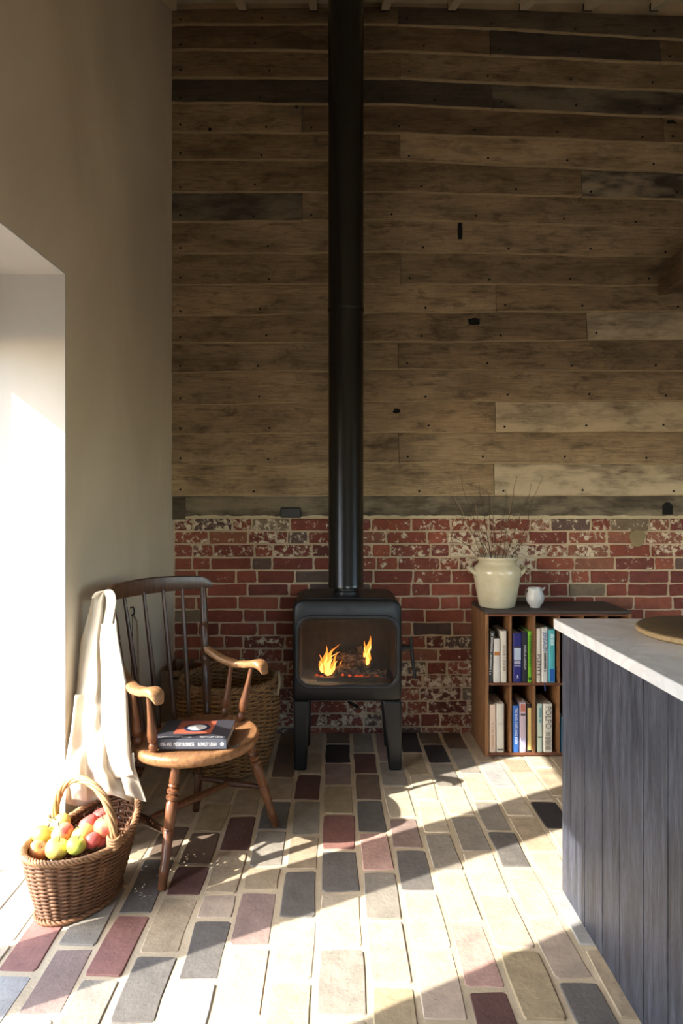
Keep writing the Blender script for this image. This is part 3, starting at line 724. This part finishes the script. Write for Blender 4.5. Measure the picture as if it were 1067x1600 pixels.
book(816.5, 825, 988, U, (40, 40, 50), 'black book with white title beside the blue one', [('NIGELLA LAWSON', .74, .48, .016, (226, 226, 226))])
book(825.5, 832, 987, U, (120, 184, 50), 'slim bright green book on the upper tier', [('#', .93, .62, .012, (70, 120, 30))], 0, [(.05, .1, (40, 80, 20))])
book(838, 846, 982, U, (222, 212, 196), 'cream book titled in tall thin letters, upper tier third bay', [('PLENTY', .52, .40, .030, K)])
book(847, 857, 981, U, (220, 216, 208), 'white book with a large blue title on the upper tier', [('JERUSALEM', .92, .34, .034, (40, 90, 150)), ('#', .56, .36, .012, K)])
book(858, 868.5, 984, U, (84, 176, 180), 'teal book with blue foot at the right of the upper tier', [('#', .92, .24, .02, (210, 236, 236))], 0, [(.02, .26, (40, 96, 170))])
L = .022
book(764.5, 775.5, 1101, L, (216, 192, 170), 'pinkish beige book at the left of the lower tier', [('#', .62, .55, .014, (190, 160, 136))])
book(776.5, 788.5, 1100, L, (212, 208, 192), 'pale grey-green book in the first bay of the lower tier', [], 0, [(.60, .602, (150, 150, 140)), (.57, .572, (150, 150, 140)), (.04, .07, (90, 90, 90))])
book(801.5, 812, 1103, L, (54, 110, 190), 'mid blue book with white title on the lower tier', [('THE RIVER CAFE LOOK BOOK', .95, .78, .018, (236, 240, 250))])
book(812.8, 823, 1098, L, (196, 178, 190), 'lilac and pink book on the lower tier', [], 0, [(.82, .97, (190, 120, 100)), (.74, .78, (90, 80, 84)), (.1, .3, (190, 184, 214))])
book(823.8, 831.5, 1101, L, (46, 38, 34), 'dark book with a long yellow spine label, lower tier', [], 0, [(.05, .93, (216, 190, 120))])
book(840, 848.5, 1100, L, (190, 204, 190), 'pale mint green book on the lower tier', [('#', .92, .3, .014, (90, 150, 160))], 0, [(.3, .33, (90, 110, 90))])
book(849.5, 864, 1100, L, (222, 218, 202), 'wide off-white book with large thin title, lower tier', [('POLPO', .95, .46, .042, (110, 100, 84)), ('#', .42, .36, .030, (150, 140, 122))])
book(876.5, 884, 1120, L, (50, 110, 140), 'blue book half hidden behind the island corner')
rbm = MB().tube([(1.064, BY0 + .002, .378), (1.065, BY0 - .002, .366), (1.066, BY0 - .003, .350), (1.068, BY0 - .003, .338)], [.001, .002, .0035, .004], 6, flat=.3)
tag(rbm.build('ribbon_bookmark', plain('blue_ribbon', (40, 50, 110), .7)), 'blue ribbon bookmark hanging over the middle shelf', 'ribbon')
wr = MB().tube([(.785, BY0 - .003, .012), (.79, BY0 - .02, .004), (.80, BY0 - .028, .003), (.806, BY0 - .012, .004), (.80, BY0 - .003, .010)], .002, 6)
wr.build('wire_loop', plain('rust_wire', (110, 50, 36), .6), bk)

# crock, jug, twigs
CKX, CKY = .866, 3.405
ck = thing('crock', (CKX, CKY, BT), 'large cream glazed stoneware crock with two lug handles on the shelf', 'crock')
pr = [(.060, 0), (.094, .0), (.099, .006), (.110, .06), (.122, .12), (.131, .175), (.131, .195), (.122, .215), (.106, .228), (.102, .236), (.103, .248), (.112, .254), (.115, .262), (.110, .268), (.100, .266), (.096, .25), (.098, .225), (.12, .19), (.10, .05), (.02, .012)]
k_ = CKY / 3.32
MB().lathe([(r * .95, z * .985) for r, z in pr], (CKX, CKY, BT), n=48, caps=True).build('pot', M['stoneware'], ck, auto=60)
for s_ in (-1, 1):
    h = MB().tube([(CKX + s_ * .112, CKY - .030, BT + .165), (CKX + s_ * .133, CKY - .022, BT + .188), (CKX + s_ * .152, CKY, BT + .205), (CKX + s_ * .133, CKY + .022, BT + .20), (CKX + s_ * .112, CKY + .030, BT + .19)], [.010, .012, .012, .012, .010], 10)
    h.build('lug_handle', M['stoneware'], ck, smooth=True)
jx, jy = 1.058, 3.37
jg = thing('milk_jug', (jx, jy, BT), 'small white porcelain jug beside the crock', 'jug')
MB().lathe([(.0, 0), (.026, 0), (.027, .006), (.030, .012), (.042, .028), (.047, .048), (.045, .066), (.038, .084), (.036, .094), (.039, .102), (.037, .102), (.034, .094), (.035, .08), (.042, .05), (.02, .01)], (jx, jy, BT), n=32).build('body', M['porcelain'], jg, auto=60)
MB().tube([(jx + .03, jy - .004, BT + .088), (jx + .042, jy - .004, BT + .098), (jx + .052, jy - .004, BT + .105)], [.014, .010, .004], 10, flat=.6).build('spout', M['porcelain'], jg, smooth=True)
MB().tube([(jx - .02, jy + .035, BT + .088), (jx - .028, jy + .062, BT + .085), (jx - .03, jy + .07, BT + .06), (jx - .02, jy + .045, BT + .035)], .005, 8).build('handle', M['porcelain'], jg, smooth=True)
tw = thing('dried_twigs', (CKX, CKY, BT + .05), 'loose bunch of thin dry twigs standing in the cream crock', 'twigs')
ends = [(693, 735), (702, 770), (720, 745), (735, 770), (748, 752), (760, 765), (768, 780), (790, 765), (808, 745), (800, 772), (830, 755), (848, 745), (855, 790), (770, 800), (728, 800), (712, 808), (845, 815), (700, 830), (785, 805), (745, 815)]
for k, (px, py) in enumerate(ends):
    e = at(px, py, 3.40 + R.uniform(-.06, .06)); b0 = Vector((CKX + R.uniform(-.06, .06), CKY + R.uniform(-.05, .05), BT + .05)); mid = Vector((CKX + (e.x - CKX) * .35, CKY + (e.y - CKY) * .3, BT + .30))
    pts = []
    for i in range(13):
        t_ = i / 12; p = b0 * (1 - t_) ** 2 + mid * 2 * t_ * (1 - t_) + e * t_ ** 2
        p += Vector((noise.noise((k, t_ * 4, 0)), .5 * noise.noise((k, t_ * 4, 5)), noise.noise((k, t_ * 4, 9)))) * .035 * t_; pts.append(p)
    b = MB().tube(pts, [.0023 * (1 - .6 * i / 12) for i in range(13)], 5)
    for q in range(3):
        i = R.randrange(5, 11); d = Vector((R.uniform(-1, 1), R.uniform(-.3, .3), R.uniform(-.2, .8))).normalized(); ln = R.uniform(.03, .09)
        b.tube([pts[i], pts[i] + d * ln * .5 + Vector((0, 0, .006)), pts[i] + d * ln], [.001, .0008, .0005], 4)
    b.build('twig', M['twig_pale'] if k % 3 == 0 else M['twig'], tw, smooth=True)

# ================================================================== CHAIR
CS = Vector((-.51, 2.365, 0)); FV = Vector((.777, -.629, 0)); SV = Vector((.629, .777, 0))
def ch(f, s, z): return CS + FV * f + SV * s + Vector((0, 0, z))
chair = thing('armchair', (CS.x, CS.y, 0), 'old oak spindle-back armchair with round seat and turned legs', 'chair')
ZS = .432
b = MB(); n = 48; vs = []
prs = [(.97, ZS - .036), (1.0, ZS - .026), (1.012, ZS - .012), (.995, ZS - .001), (.95, ZS + .002), (.80, ZS - .004), (.5, ZS - .008), (.02, ZS - .009)]
for k, z in prs:
    for i in range(n):
        a = 2 * math.pi * i / n; rf = .222 if math.cos(a) > 0 else .205
        vs.append(ch(math.cos(a) * rf * k, math.sin(a) * .236 * k, z))
b.add(vs, [(r*n + i, r*n + (i+1) % n, (r+1)*n + (i+1) % n, (r+1)*n + i) for r in range(len(prs)-1) for i in range(n)] + [tuple(range(n))[::-1], tuple(range((len(prs)-1)*n, len(prs)*n))])
b.build('seat', M['seat'], chair, auto=60)
LEG = [(0, .014), (.02, .015), (.10, .0155), (.105, .017), (.17, .0165), (.18, .0145), (.46, .0185), (.465, .0165), (.475, .0185), (.485, .0165), (.495, .0185), (.68, .0195), (.70, .013), (.715, .0215), (.735, .0215), (.75, .013), (.765, .0215), (.785, .0215), (.80, .013), (.82, .019), (.835, .015), (.85, .018), (1, .0145)]
feet = {'FL': (on(253, 1390), ch(.10, -.165, ZS - .03)), 'FR': (on(431, 1291), ch(.10, .165, ZS - .03)), 'BL': (ch(-.25, -.20, 0), ch(-.12, -.13, ZS - .03)), 'BR': (ch(-.25, .20, 0), ch(-.12, .13, ZS - .03))}
for k, (a, c) in feet.items():
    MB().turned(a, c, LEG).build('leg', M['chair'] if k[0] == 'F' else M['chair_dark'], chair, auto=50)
def lp(k, t): a, c = feet[k]; return a.lerp(c, t)
SP = [(0, .009), (.1, .010), (.4, .015), (.5, .0165), (.6, .015), (.9, .010), (1, .009)]
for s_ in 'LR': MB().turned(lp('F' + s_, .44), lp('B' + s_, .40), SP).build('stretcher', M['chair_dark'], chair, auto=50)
m1, m2 = (lp('FL', .44) + lp('BL', .40)) / 2, (lp('FR', .44) + lp('BR', .40)) / 2
MB().turned(m1, m2, SP).build('stretcher', M['chair'], chair, auto=50)
ZC = .925
POST = [(0, .012), (.03, .017), (.05, .017), (.07, .012), (.12, .017), (.28, .0205), (.36, .019), (.41, .013), (.425, .018), (.455, .018), (.47, .012), (.50, .0165), (.68, .0165), (.70, .012), (.71, .0165), (.73, .0165), (.75, .0155), (.83, .017), (1, .011)]
for s_ in (-1, 1):
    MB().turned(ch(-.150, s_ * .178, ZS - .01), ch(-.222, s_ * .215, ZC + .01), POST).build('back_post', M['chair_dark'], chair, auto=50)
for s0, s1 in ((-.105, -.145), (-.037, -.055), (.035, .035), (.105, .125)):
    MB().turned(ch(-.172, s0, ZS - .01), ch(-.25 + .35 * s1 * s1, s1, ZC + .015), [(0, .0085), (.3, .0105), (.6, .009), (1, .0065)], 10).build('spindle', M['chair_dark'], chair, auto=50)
b = MB(); nn = 28; vs = []
for i in range(nn + 1):
    t_ = i / nn * 2 - 1; s1 = t_ * (.255 if t_ > 0 else .228); f = -.257 + .55 * s1 * s1; tp_ = .056 * (1 - max(0, abs(t_) - .8) ** 2 * 9) if abs(t_) > .8 else .056
    zlo = ZC + .002 + .004 * (1 - t_ * t_) ; zhi = zlo + tp_ + .006 * (1 - t_ * t_) - .006 * max(0, t_)
    for df, zz in ((-.010, zlo), (.010, zlo), (.013, (zlo + zhi) / 2), (.009, zhi - .004), (0, zhi), (-.012, zhi - .004), (-.014, (zlo + zhi) / 2)):
        vs.append(ch(f + df, s1, zz))
b.add(vs, [(i*7 + k, i*7 + (k+1) % 7, i*7 + 7 + (k+1) % 7, i*7 + 7 + k) for i in range(nn) for k in range(7)] + [tuple(range(7)), tuple(range(nn*7, nn*7 + 7))[::-1]])
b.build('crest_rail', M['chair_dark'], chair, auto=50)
ASP = [(0, .009), (.06, .015), (.12, .0165), (.17, .010), (.20, .016), (.32, .0175), (.5, .013), (.8, .0085), (1, .0085)]
for s_ in (-1, 1):
    pts = [(-.185, .196, .690), (-.155, .206, .672), (-.10, .22, .650), (-.04, .232, .640), (.02, .24, .645), (.06, .243, .655), (.085, .243, .657), (.105, .243, .648), (.114, .243, .632)]
    wdt = [.014, .018, .022, .024, .025, .027, .027, .025, .018]; th = [.014, .014, .013, .013, .014, .015, .016, .017, .012]
    b = MB(); vs = []
    for (f, s, z), wd_, t_ in zip(pts, wdt, th):
        for k in range(12):
            a = 2 * math.pi * k / 12; ca, sa = math.cos(a), math.sin(a)
            ca = math.copysign(abs(ca) ** .6, ca); sa = math.copysign(abs(sa) ** .6, sa)
            vs.append(ch(f, s_ * s + ca * wd_, z + sa * t_))
    m = len(pts)
    b.add(vs, [(i*12 + k, i*12 + (k+1) % 12, i*12 + 12 + (k+1) % 12, i*12 + 12 + k) for i in range(m - 1) for k in range(12)] + [tuple(range(12)), tuple(range((m-1)*12, m*12))[::-1]])
    b.build('arm', M['arm'], chair, auto=60)
    MB().turned(ch(.02, s_ * .198, ZS - .004), ch(.045, s_ * .238, .640), ASP).build('arm_support', M['chair'], chair, auto=50)
    MB().turned(ch(-.075, s_ * .202, ZS - .004), ch(-.06, s_ * .226, .636), ASP).build('arm_support', M['chair'], chair, auto=50)
# book on the seat
zb0 = ZS + .004; B0, B1, A0, A1, H = -.622, -.370, 2.205, 2.398, .036
bo = thing('book', (-.496, 2.30, zb0), 'thick slate-grey cookbook lying on the chair seat', 'book')
slate = lin((74, 78, 88)) + (1,)
MB().box((B0, A0 + .004, zb0), (B1, A1, zb0 + .0035)).build('cover', M['bookcol'], bo, color=slate)
topc = MB().box((B0, A0 + .004, zb0 + H - .0035), (B1, A1, zb0 + H)).build('cover', M['bookcol'], bo, color=lin((56, 54, 60)) + (1,))
sp_ = MB().prism([(B0, A0 + .004), (B0, A0), (B1, A0), (B1, A0 + .004)], zb0, zb0 + H); bevel(sp_.build('spine', M['bookcol'], bo, color=slate), .002)
MB().box((B0 + .003, A0 + .005, zb0 + .0035), (B1 - .004, A1 - .004, zb0 + H - .0035)).build('pages', M['paper'], bo)
zc_ = zb0 + H
def flat(pts, z, col, name='cover_print'):
    b = MB(); n_ = len(pts); b.add([(x, y, z) for x, y in pts] + [(x, y, z + .0004) for x, y in pts], [tuple(range(n_)), tuple(range(n_, 2*n_))] + [(i, (i+1) % n_, n_ + (i+1) % n_, n_ + i) for i in range(n_)])
    b.build(name, M['bookcol'], topc, color=lin(col) + (1,))
flat([(B0 + .055, A0 + .05), (B1 - .065, A0 + .05), (B1 - .065, A1 - .012), (B0 + .055, A1 - .012)], zc_, (166, 86, 62))
flat([(-.495 + .048 * math.cos(a * math.pi / 12), 2.315 + .042 * math.sin(a * math.pi / 12)) for a in range(24)], zc_ + .0005, (44, 46, 72))
flat([(-.495 + .034 * math.cos(a * math.pi / 12), 2.315 + .028 * math.sin(a * math.pi / 12)) for a in range(24)], zc_ + .001, (214, 208, 200))
wi = ink((228, 226, 222))
rotx = Matrix.Rotation(math.pi / 2, 4, 'X')
put_text('A LONG AND', .019, wi, Matrix.Translation((B0 + .010, A0 - .0012, zb0 + .017)) @ rotx, bo, .052)
put_text('MESSY BUSINESS', .019, wi, Matrix.Translation((B0 + .070, A0 - .0012, zb0 + .017)) @ rotx, bo, .070)
put_text('ROWLEY LEIGH', .019, wi, Matrix.Translation((B0 + .153, A0 - .0012, zb0 + .017)) @ rotx, bo, .064)
MB().lathe([(.0065, 0), (.0065, .0006)], (B1 - .016, A0 - .0002, zb0 + .018), (0, -1, 0), 16).build('publisher_mark', wi, bo)
put_text('A LONG AND MESSY BUSINESS', .013, wi, Matrix.Translation((B0 + .012, A0 + .016, zc_ + .0006)), topc, .115)
put_text('ROWLEY LEIGH', .013, wi, Matrix.Translation((B1 - .095, A0 + .016, zc_ + .0006)), topc, .085)
MB().tube([(B1 - .004, A0 + .02, zb0 + .012), (B1 + .012, A0 + .018, zb0 + .001), (B1 + .028, A0 + .028, zb0 - .001), (B1 + .036, A0 + .045, zb0 + .001)], .0035, 6, flat=.2).build('ribbon', plain('grey_ribbon', (120, 112, 104), .6), bo)

# linen garment over the chair's corner
LE = [(-.06, 158, 930, 2.42), (0, 147, 926, 2.335), (.10, 141, 950, 2.33), (.25, 126, 1003, 2.322), (.42, 120, 1075, 2.295), (.60, 113, 1140, 2.255), (.80, 104, 1195, 2.22), (1.0, 102, 1254, 2.20)]
RE = [(-.06, 172, 928, 2.42), (0, 176, 922, 2.332), (.10, 179, 950, 2.338), (.25, 186, 1003, 2.305), (.42, 198, 1068, 2.238), (.60, 202, 1140, 2.215), (.80, 207, 1200, 2.205), (1.0, 224, 1246, 2.19)]
def ed(E, v):
    for a, b in zip(E, E[1:]):
        if v <= b[0]: t_ = (v - a[0]) / (b[0] - a[0]); return [a[k] + (b[k] - a[k]) * t_ for k in (1, 2, 3)]
    return list(E[-1][1:])
def cloth(name, u0, u1, v0, v1, off, seed, nu=44, nv=60, hem=0.0, amp=1.0):
    b = MB(); vs = []
    for j in range(nv + 1):
        v = v0 + (v1 - v0) * j / nv; l, r = ed(LE, v), ed(RE, v); vc = max(0, v)
        for i in range(nu + 1):
            u = u0 + (u1 - u0) * i / nu
            px = l[0] + (r[0] - l[0]) * u; py = l[1] + (r[1] - l[1]) * u
            if v > .8: py += (v - .8) * 5 * hem * math.sin(u * 8.5 + seed)
            Y = l[2] + (r[2] - l[2]) * u - off
            fold = (.010 + .020 * vc) * math.sin(u * 9.5 + 1.6 * math.sin(v * 4) + seed) + (.002 + .004 * vc) * math.sin(u * 24 + v * 5 + seed * 2)
            fold += .014 * vc * noise.noise((u * 3, v * 7, seed)) + .005 * noise.noise((u * 9, v * 16, seed + 3))
            vs.append(at(px, py, Y + fold * amp))
    w_ = nu + 1
    b.add(vs, [(j*w_ + i, j*w_ + i + 1, (j+1)*w_ + i + 1, (j+1)*w_ + i) for j in range(nv) for i in range(nu)])
    return b
apr = thing('linen_garment', at(165, 925, 2.32), 'cream linen garment draped over the chair back corner', 'garment')
def sol(o, t):
    md = o.modifiers.new('t', 'SOLIDIFY'); md.thickness = t; md.offset = 0; return o
sol(cloth('main', 0, 1, -.06, 1.0, 0, 0.0, hem=7).build('main_cloth', M['linen'], apr, smooth=True), .0016)
sol(cloth('flap', .50, .98, .17, .86, .022, 2.1, 24, 44, hem=10, amp=.6).build('front_flap', M['linen'], apr, smooth=True), .0016)
sol(cloth('side', -.02, .28, .45, 1.0, .012, 4.0, 16, 36, hem=4, amp=.7).build('side_fold', M['linen'], apr, smooth=True), .0016)
sol(cloth('tip', .78, 1.04, .72, 1.04, .03, 5.0, 14, 20, hem=6, amp=.5).build('hem_corner', M['linen'], apr, smooth=True), .0016)
st_pts = [at(148, 934, 2.325), at(153, 925, 2.32), at(163, 921, 2.318), at(172, 925, 2.318), at(175, 942, 2.318), at(170, 962, 2.318), at(167, 982, 2.31), at(170, 998, 2.305), at(174, 1010, 2.30)]
b = MB(); vs = []
for i, p in enumerate(st_pts):
    wv = Vector((.020, -.004, .004)) if 0 < i < 8 else Vector((.014, 0, .008)); vs += [p - wv, p + Vector((0, -.006, 0)), p + wv]
b.add(vs, [(i*3 + k, i*3 + k + 1, i*3 + 4 + k, i*3 + 3 + k) for i in range(len(st_pts) - 1) for k in range(2)])
o = sol(b.build('neck_band', M['linen'], apr, smooth=True), .002); o.modifiers.new('s', 'SUBSURF').levels = 2; o.modifiers['s'].render_levels = 2

# ================================================================== BASKETS
def weave(fn, rows, stakes, rad, seed=0, per=4, start=0.0, end=1.0):
    """fn(theta, t, off) -> point; rows of weavers passing in and out of the stakes"""
    b = MB(); r = random.Random(seed)
    for j in range(rows):
        t_ = start + (end - start) * (j + .5) / rows; m = stakes * per; pts = []
        for i in range(m):
            a = 2 * math.pi * i / m; q = math.cos(math.pi * i / per + (math.pi if j % 2 else 0))
            pts.append(fn(a, t_ + r.uniform(-.003, .003), q * rad * 1.15))
        b.tube(pts, [rad * r.uniform(.85, 1.12)] * m, 5, closed=True, flat=1.15)
    return b
def wick(c, al=1): return lin(c) + (al,)
# apple basket
AC = Vector((-.822, 2.075, 0)); ang = math.radians(62); LA = Vector((math.cos(ang), math.sin(ang), 0)); SA = Vector((math.sin(ang), -math.cos(ang), 0))
HB = .188
def bas(a, t_, off=0.0):
    k = max(0, t_) ** .85; ra = .135 + .060 * k + off; rb_ = .090 + .050 * k + off
    rise = (.078 if math.cos(a) > 0 else .012) * math.cos(a) ** 2 * max(0, t_) ** 2
    return AC + LA * (math.cos(a) * ra + .012 * t_) + SA * math.sin(a) * rb_ + Vector((0, 0, .012 + t_ * HB + rise))
ba = thing('apple_basket', (AC.x, AC.y, 0), 'brown oval wicker basket with arched handle full of apples', 'basket')
weave(bas, 30, 26, .0042, 3).build('woven_side', M['wicker'], ba, smooth=True, color=wick((126, 86, 56)), kind='stuff')
b = MB()
for i in range(26):
    a = 2 * math.pi * i / 26; b.tube([bas(a, t_ / 5) for t_ in range(6)], .0042, 6)
b.build('stakes', M['wicker'], ba, smooth=True, color=wick((120, 78, 48)), kind='stuff')
b = MB()
for s_ in range(4):
    m = 120; b.tube([bas(2 * math.pi * i / m, 1.0 + .035 * math.sin(i / m * 2 * math.pi * 22 + s_ * math.pi / 2), .008 * math.cos(i / m * 2 * math.pi * 22 + s_ * math.pi / 2)) for i in range(m)], .0046, 6, closed=True)
b.build('rim_braid', M['wicker'], ba, smooth=True, color=wick((172, 128, 88)))
b = MB()
for s_ in range(3):
    m = 90; b.tube([bas(2 * math.pi * i / m, -.015 + .02 * math.sin(i / m * 2 * math.pi * 15 + s_ * 2.1), .010 + .006 * math.cos(i / m * 2 * math.pi * 15 + s_ * 2.1)) for i in range(m)], .0045, 6, closed=True)
b.build('foot_braid', M['wicker'], ba, smooth=True, color=wick((146, 100, 64)))
MB().add([bas(2 * math.pi * i / 32, 0, -.004) for i in range(32)] + [bas(2 * math.pi * i / 32, 0.04, -.004) for i in range(32)], [tuple(range(32)), tuple(range(32, 64))] + [(i, (i+1) % 32, 32 + (i+1) % 32, 32 + i) for i in range(32)]).build('base', M['wicker'], ba, color=wick((120, 80, 50)))
b = MB(); hp0, hp1 = bas(math.pi / 2, .95), bas(-math.pi / 2, .95); hc = (hp0 + hp1) / 2; hw = (hp0 - hp1) / 2; ctr = []
for i in range(41):
    t_ = math.pi * i / 40; ctr.append(hc + hw * math.cos(t_) * (1.0 + .06 * math.sin(t_)) + Vector((0, 0, .192 * math.sin(t_) ** .85)) + LA * .0)
for s_ in range(5):
    pts = []
    for i, p in enumerate(ctr):
        tg = (ctr[min(i+1, 40)] - ctr[max(i-1, 0)]).normalized(); n1 = tg.cross(LA).normalized(); ph = i * .33 + s_ * 2 * math.pi / 5
        pts.append(p + (n1 * math.cos(ph) + LA * math.sin(ph)) * .0075)
    b.tube(pts, .0058, 7)
b.build('handle', M['wicker'], ba, smooth=True, color=wick((190, 146, 98)))
for hp in (hp0, hp1):
    b = MB()
    for q in range(4):
        p = hp + Vector((0, 0, .012 + q * .009)); b.tube([p + (SA * math.cos(a) * .019 + LA * math.sin(a) * .019) + Vector((0, 0, .003 * math.sin(a * 2))) for a in [i * math.pi / 8 for i in range(16)]], .005, 6, closed=True)
    b.build('handle_binding', M['wicker'], ba, smooth=True, color=wick((180, 136, 92)))
GR, YE, PK = (188, 196, 82), (226, 198, 104), (230, 176, 110)
APP = [(67, 1305, .034, GR, .15, .215, 'green apple at the left of the basket'), (95, 1288, .034, (206, 200, 96), .2, .225, 'yellow-green apple behind the blushed one'), (98, 1302, .034, PK, .62, .235, 'peach blushed apple in the middle of the left heap'),
       (60, 1329, .032, PK, .55, .185, 'orange apple low against the left rim'), (89, 1326, .036, YE, .42, .210, 'yellow apple with pink cheek at the front'), (129, 1305, .037, YE, .28, .225, 'large yellow apple in the centre'),
       (119, 1321, .030, GR, .12, .225, 'small green apple at the front centre'), (139, 1288, .032, (210, 90, 80), .85, .235, 'pink-red apple behind the centre'), (158, 1276, .030, (224, 140, 100), .8, .235, 'blushed apple at the back right'),
       (165, 1291, .037, (228, 170, 110), .62, .250, 'large red and yellow striped apple at the right'), (145, 1313, .026, (196, 70, 70), .9, .225, 'small crimson apple by the right rim'), (157, 1311, .024, (190, 70, 66), .9, .215, 'tiny red apple tucked under the right rim'),
       (108, 1318, .028, (200, 90, 70), .85, .195, 'red apple deep between its neighbours')]
def apple_mesh(seed):
    r = random.Random(seed); b = MB(); n_ = 20; m = 14; vs = []
    for j in range(m + 1):
        ph = math.pi * j / m
        rr = math.sin(ph) * (1 + .10 * math.cos(ph)); z = math.cos(ph) * .90 - .22 * math.exp(-(math.sin(ph) / .33) ** 2) * (1 if ph < 1.57 else -.7)
        for i in range(n_):
            a = 2 * math.pi * i / n_; q = rr * (1 + .02 * math.cos(5 * a + seed)); vs.append((q * math.cos(a), q * math.sin(a), z))
    b.add(vs, [(j*n_ + i, j*n_ + (i+1) % n_, (j+1)*n_ + (i+1) % n_, (j+1)*n_ + i) for j in range(m) for i in range(n_)]); return b
for k, (px, py, r, c, al, z, lab) in enumerate(APP):
    p = on(px, py, z)
    root = thing('apple', p, lab, 'apple', 'apples heaped in the wicker basket')
    b = apple_mesh(k); E = Matrix.Translation(p) @ (Matrix.Rotation(R.uniform(-.6, .6), 4, 'X') @ Matrix.Rotation(R.uniform(-.7, .7), 4, 'Y') @ Matrix.Rotation(R.uniform(0, 6), 4, 'Z'))
    b.v = [tuple(Vector(v) * r) for v in b.v]
    me_o = b.build('flesh', M['apple'], None, smooth=True, color=lin(c) + (al,)); me_o.parent = root; me_o.matrix_parent_inverse = Matrix.Identity(4); me_o.rotation_euler = E.to_euler()
    s_ = MB().tube([(0, 0, r * .62), (r * .04, 0, r * .85), (r * .12, 0, r * 1.08)], r * .05, 6).build('stem', M['twig']); s_.parent = root; s_.rotation_euler = E.to_euler()
# log basket
LC = Vector((-.515, 3.14, 0))
def lbas(a, t_, off=0.0):
    r_ = .185 + .058 * math.sin(min(1, max(0, t_) * 1.25) * math.pi / 2) - .012 * max(0, t_ - .75) * 4 + off
    return LC + Vector((math.cos(a) * r_, math.sin(a) * r_, .01 + .42 * t_))
lb = thing('log_basket', (LC.x, LC.y, 0), 'large round willow log basket with rope handle behind the chair', 'basket')
weave(lbas, 42, 34, .0052, 8).build('woven_side', M['wicker'], lb, smooth=True, color=wick((164, 124, 78)), kind='stuff')
b = MB()
for i in range(34):
    a = 2 * math.pi * i / 34; b.tube([lbas(a, t_ / 6) for t_ in range(7)], .005, 6)
b.build('stakes', M['wicker'], lb, smooth=True, color=wick((120, 84, 52)), kind='stuff')
b = MB()
for s_ in range(3):
    m = 110; b.tube([lbas(2 * math.pi * i / m, 1.0 + .02 * math.sin(i / m * 2 * math.pi * 20 + s_ * 2.1), .007 * math.cos(i / m * 2 * math.pi * 20 + s_ * 2.1)) for i in range(m)], .0065, 6, closed=True)
b.build('rim_braid', M['wicker'], lb, smooth=True, color=wick((150, 112, 72)))
MB().lathe([(.18, 0), (.18, .02)], LC, n=36).build('base', M['wicker'], lb, color=wick((110, 78, 48)))
hp = lbas(-.35, 1.0)
MB().tube([hp + Vector((.0, .05, .0)), hp + Vector((.02, .035, .035)), hp + Vector((.035, .0, .045)), hp + Vector((.04, -.03, .0)), hp + Vector((.03, -.045, -.05)), hp + Vector((.012, -.05, -.03))], .007, 8).build('rope_handle', M['rope'], lb, smooth=True)
# crate
cr_ = thing('crate', (-.83, 3.36, 0), 'plain brown board crate with a slot handhold in the corner', 'crate')
c0, c1, d0, d1, hc_ = -.888, -.775, 3.28, 3.55, .425
sx0, sx1 = (268 - CX) * d0 / F, (281 - CX) * d0 / F; sz0, sz1 = EYE - (1062 - CY) * d0 / F, EYE - (1058 - CY) * d0 / F
fr = MB(); fr.box((c0, d0, 0), (c1, d0 + .012, sz0)); fr.box((c0, d0, sz1), (c1, d0 + .012, hc_)); fr.box((c0, d0, sz0), (sx0, d0 + .012, sz1)); fr.box((sx1, d0, sz0), (c1, d0 + .012, sz1))
fr.build('front_board', M['crate'], cr_)
MB().box((c0, d1 - .012, 0), (c1, d1, hc_)).build('back_board', M['crate'], cr_)
for xa in (c0, c1 - .012): MB().box((xa, d0 + .012, 0), (xa + .012, d1 - .012, hc_)).build('side_board', M['crate'], cr_)
MB().box((c0 + .012, d0 + .012, .0), (c1 - .012, d1 - .012, .012)).build('bottom_board', M['crate'], cr_)
# hook and cord on the left wall
yh = .915 / .3155; xh = wx(yh)
hk = thing('cord_hook', (xh, yh, .8), 'iron hook on the plaster wall with a twisted cord hanging down', 'hook')
zh = EYE - (955 - CY) * yh / F
MB().tube([(xh, yh, zh + .015), (xh + .012, yh, zh + .02), (xh + .018, yh, zh + .005), (xh + .016, yh + .004, zh - .015), (xh + .004, yh + .006, zh - .02)], .004, 8).build('hook', M['iron'], hk, smooth=True)
b = MB(); top = Vector((xh + .012, yh + .01, zh - .02))
path = [top, top + Vector((.004, .015, -.02)), top + Vector((.004, .035, -.035)), top + Vector((.004, .042, -.07))] + [top + Vector((.004, .045 + .002 * i, -.07 - .028 * i)) for i in range(1, 10)]
for s_ in range(2):
    pts = []
    for i in range(len(path) - 1):
        for q in range(6):
            p = path[i].lerp(path[i+1], q / 6); ph = (i * 6 + q) * 1.1 + s_ * math.pi; pts.append(p + Vector((.0028 * math.cos(ph), .0028 * math.sin(ph), 0)))
    b.tube(pts, .003, 5)
b.build('cord', M['rope'], hk, smooth=True)
MB().tube([(xh + .010, yh, zh - .01), (xh + .006, yh, zh - .32)], .0016, 6).build('wire', M['iron'], hk)
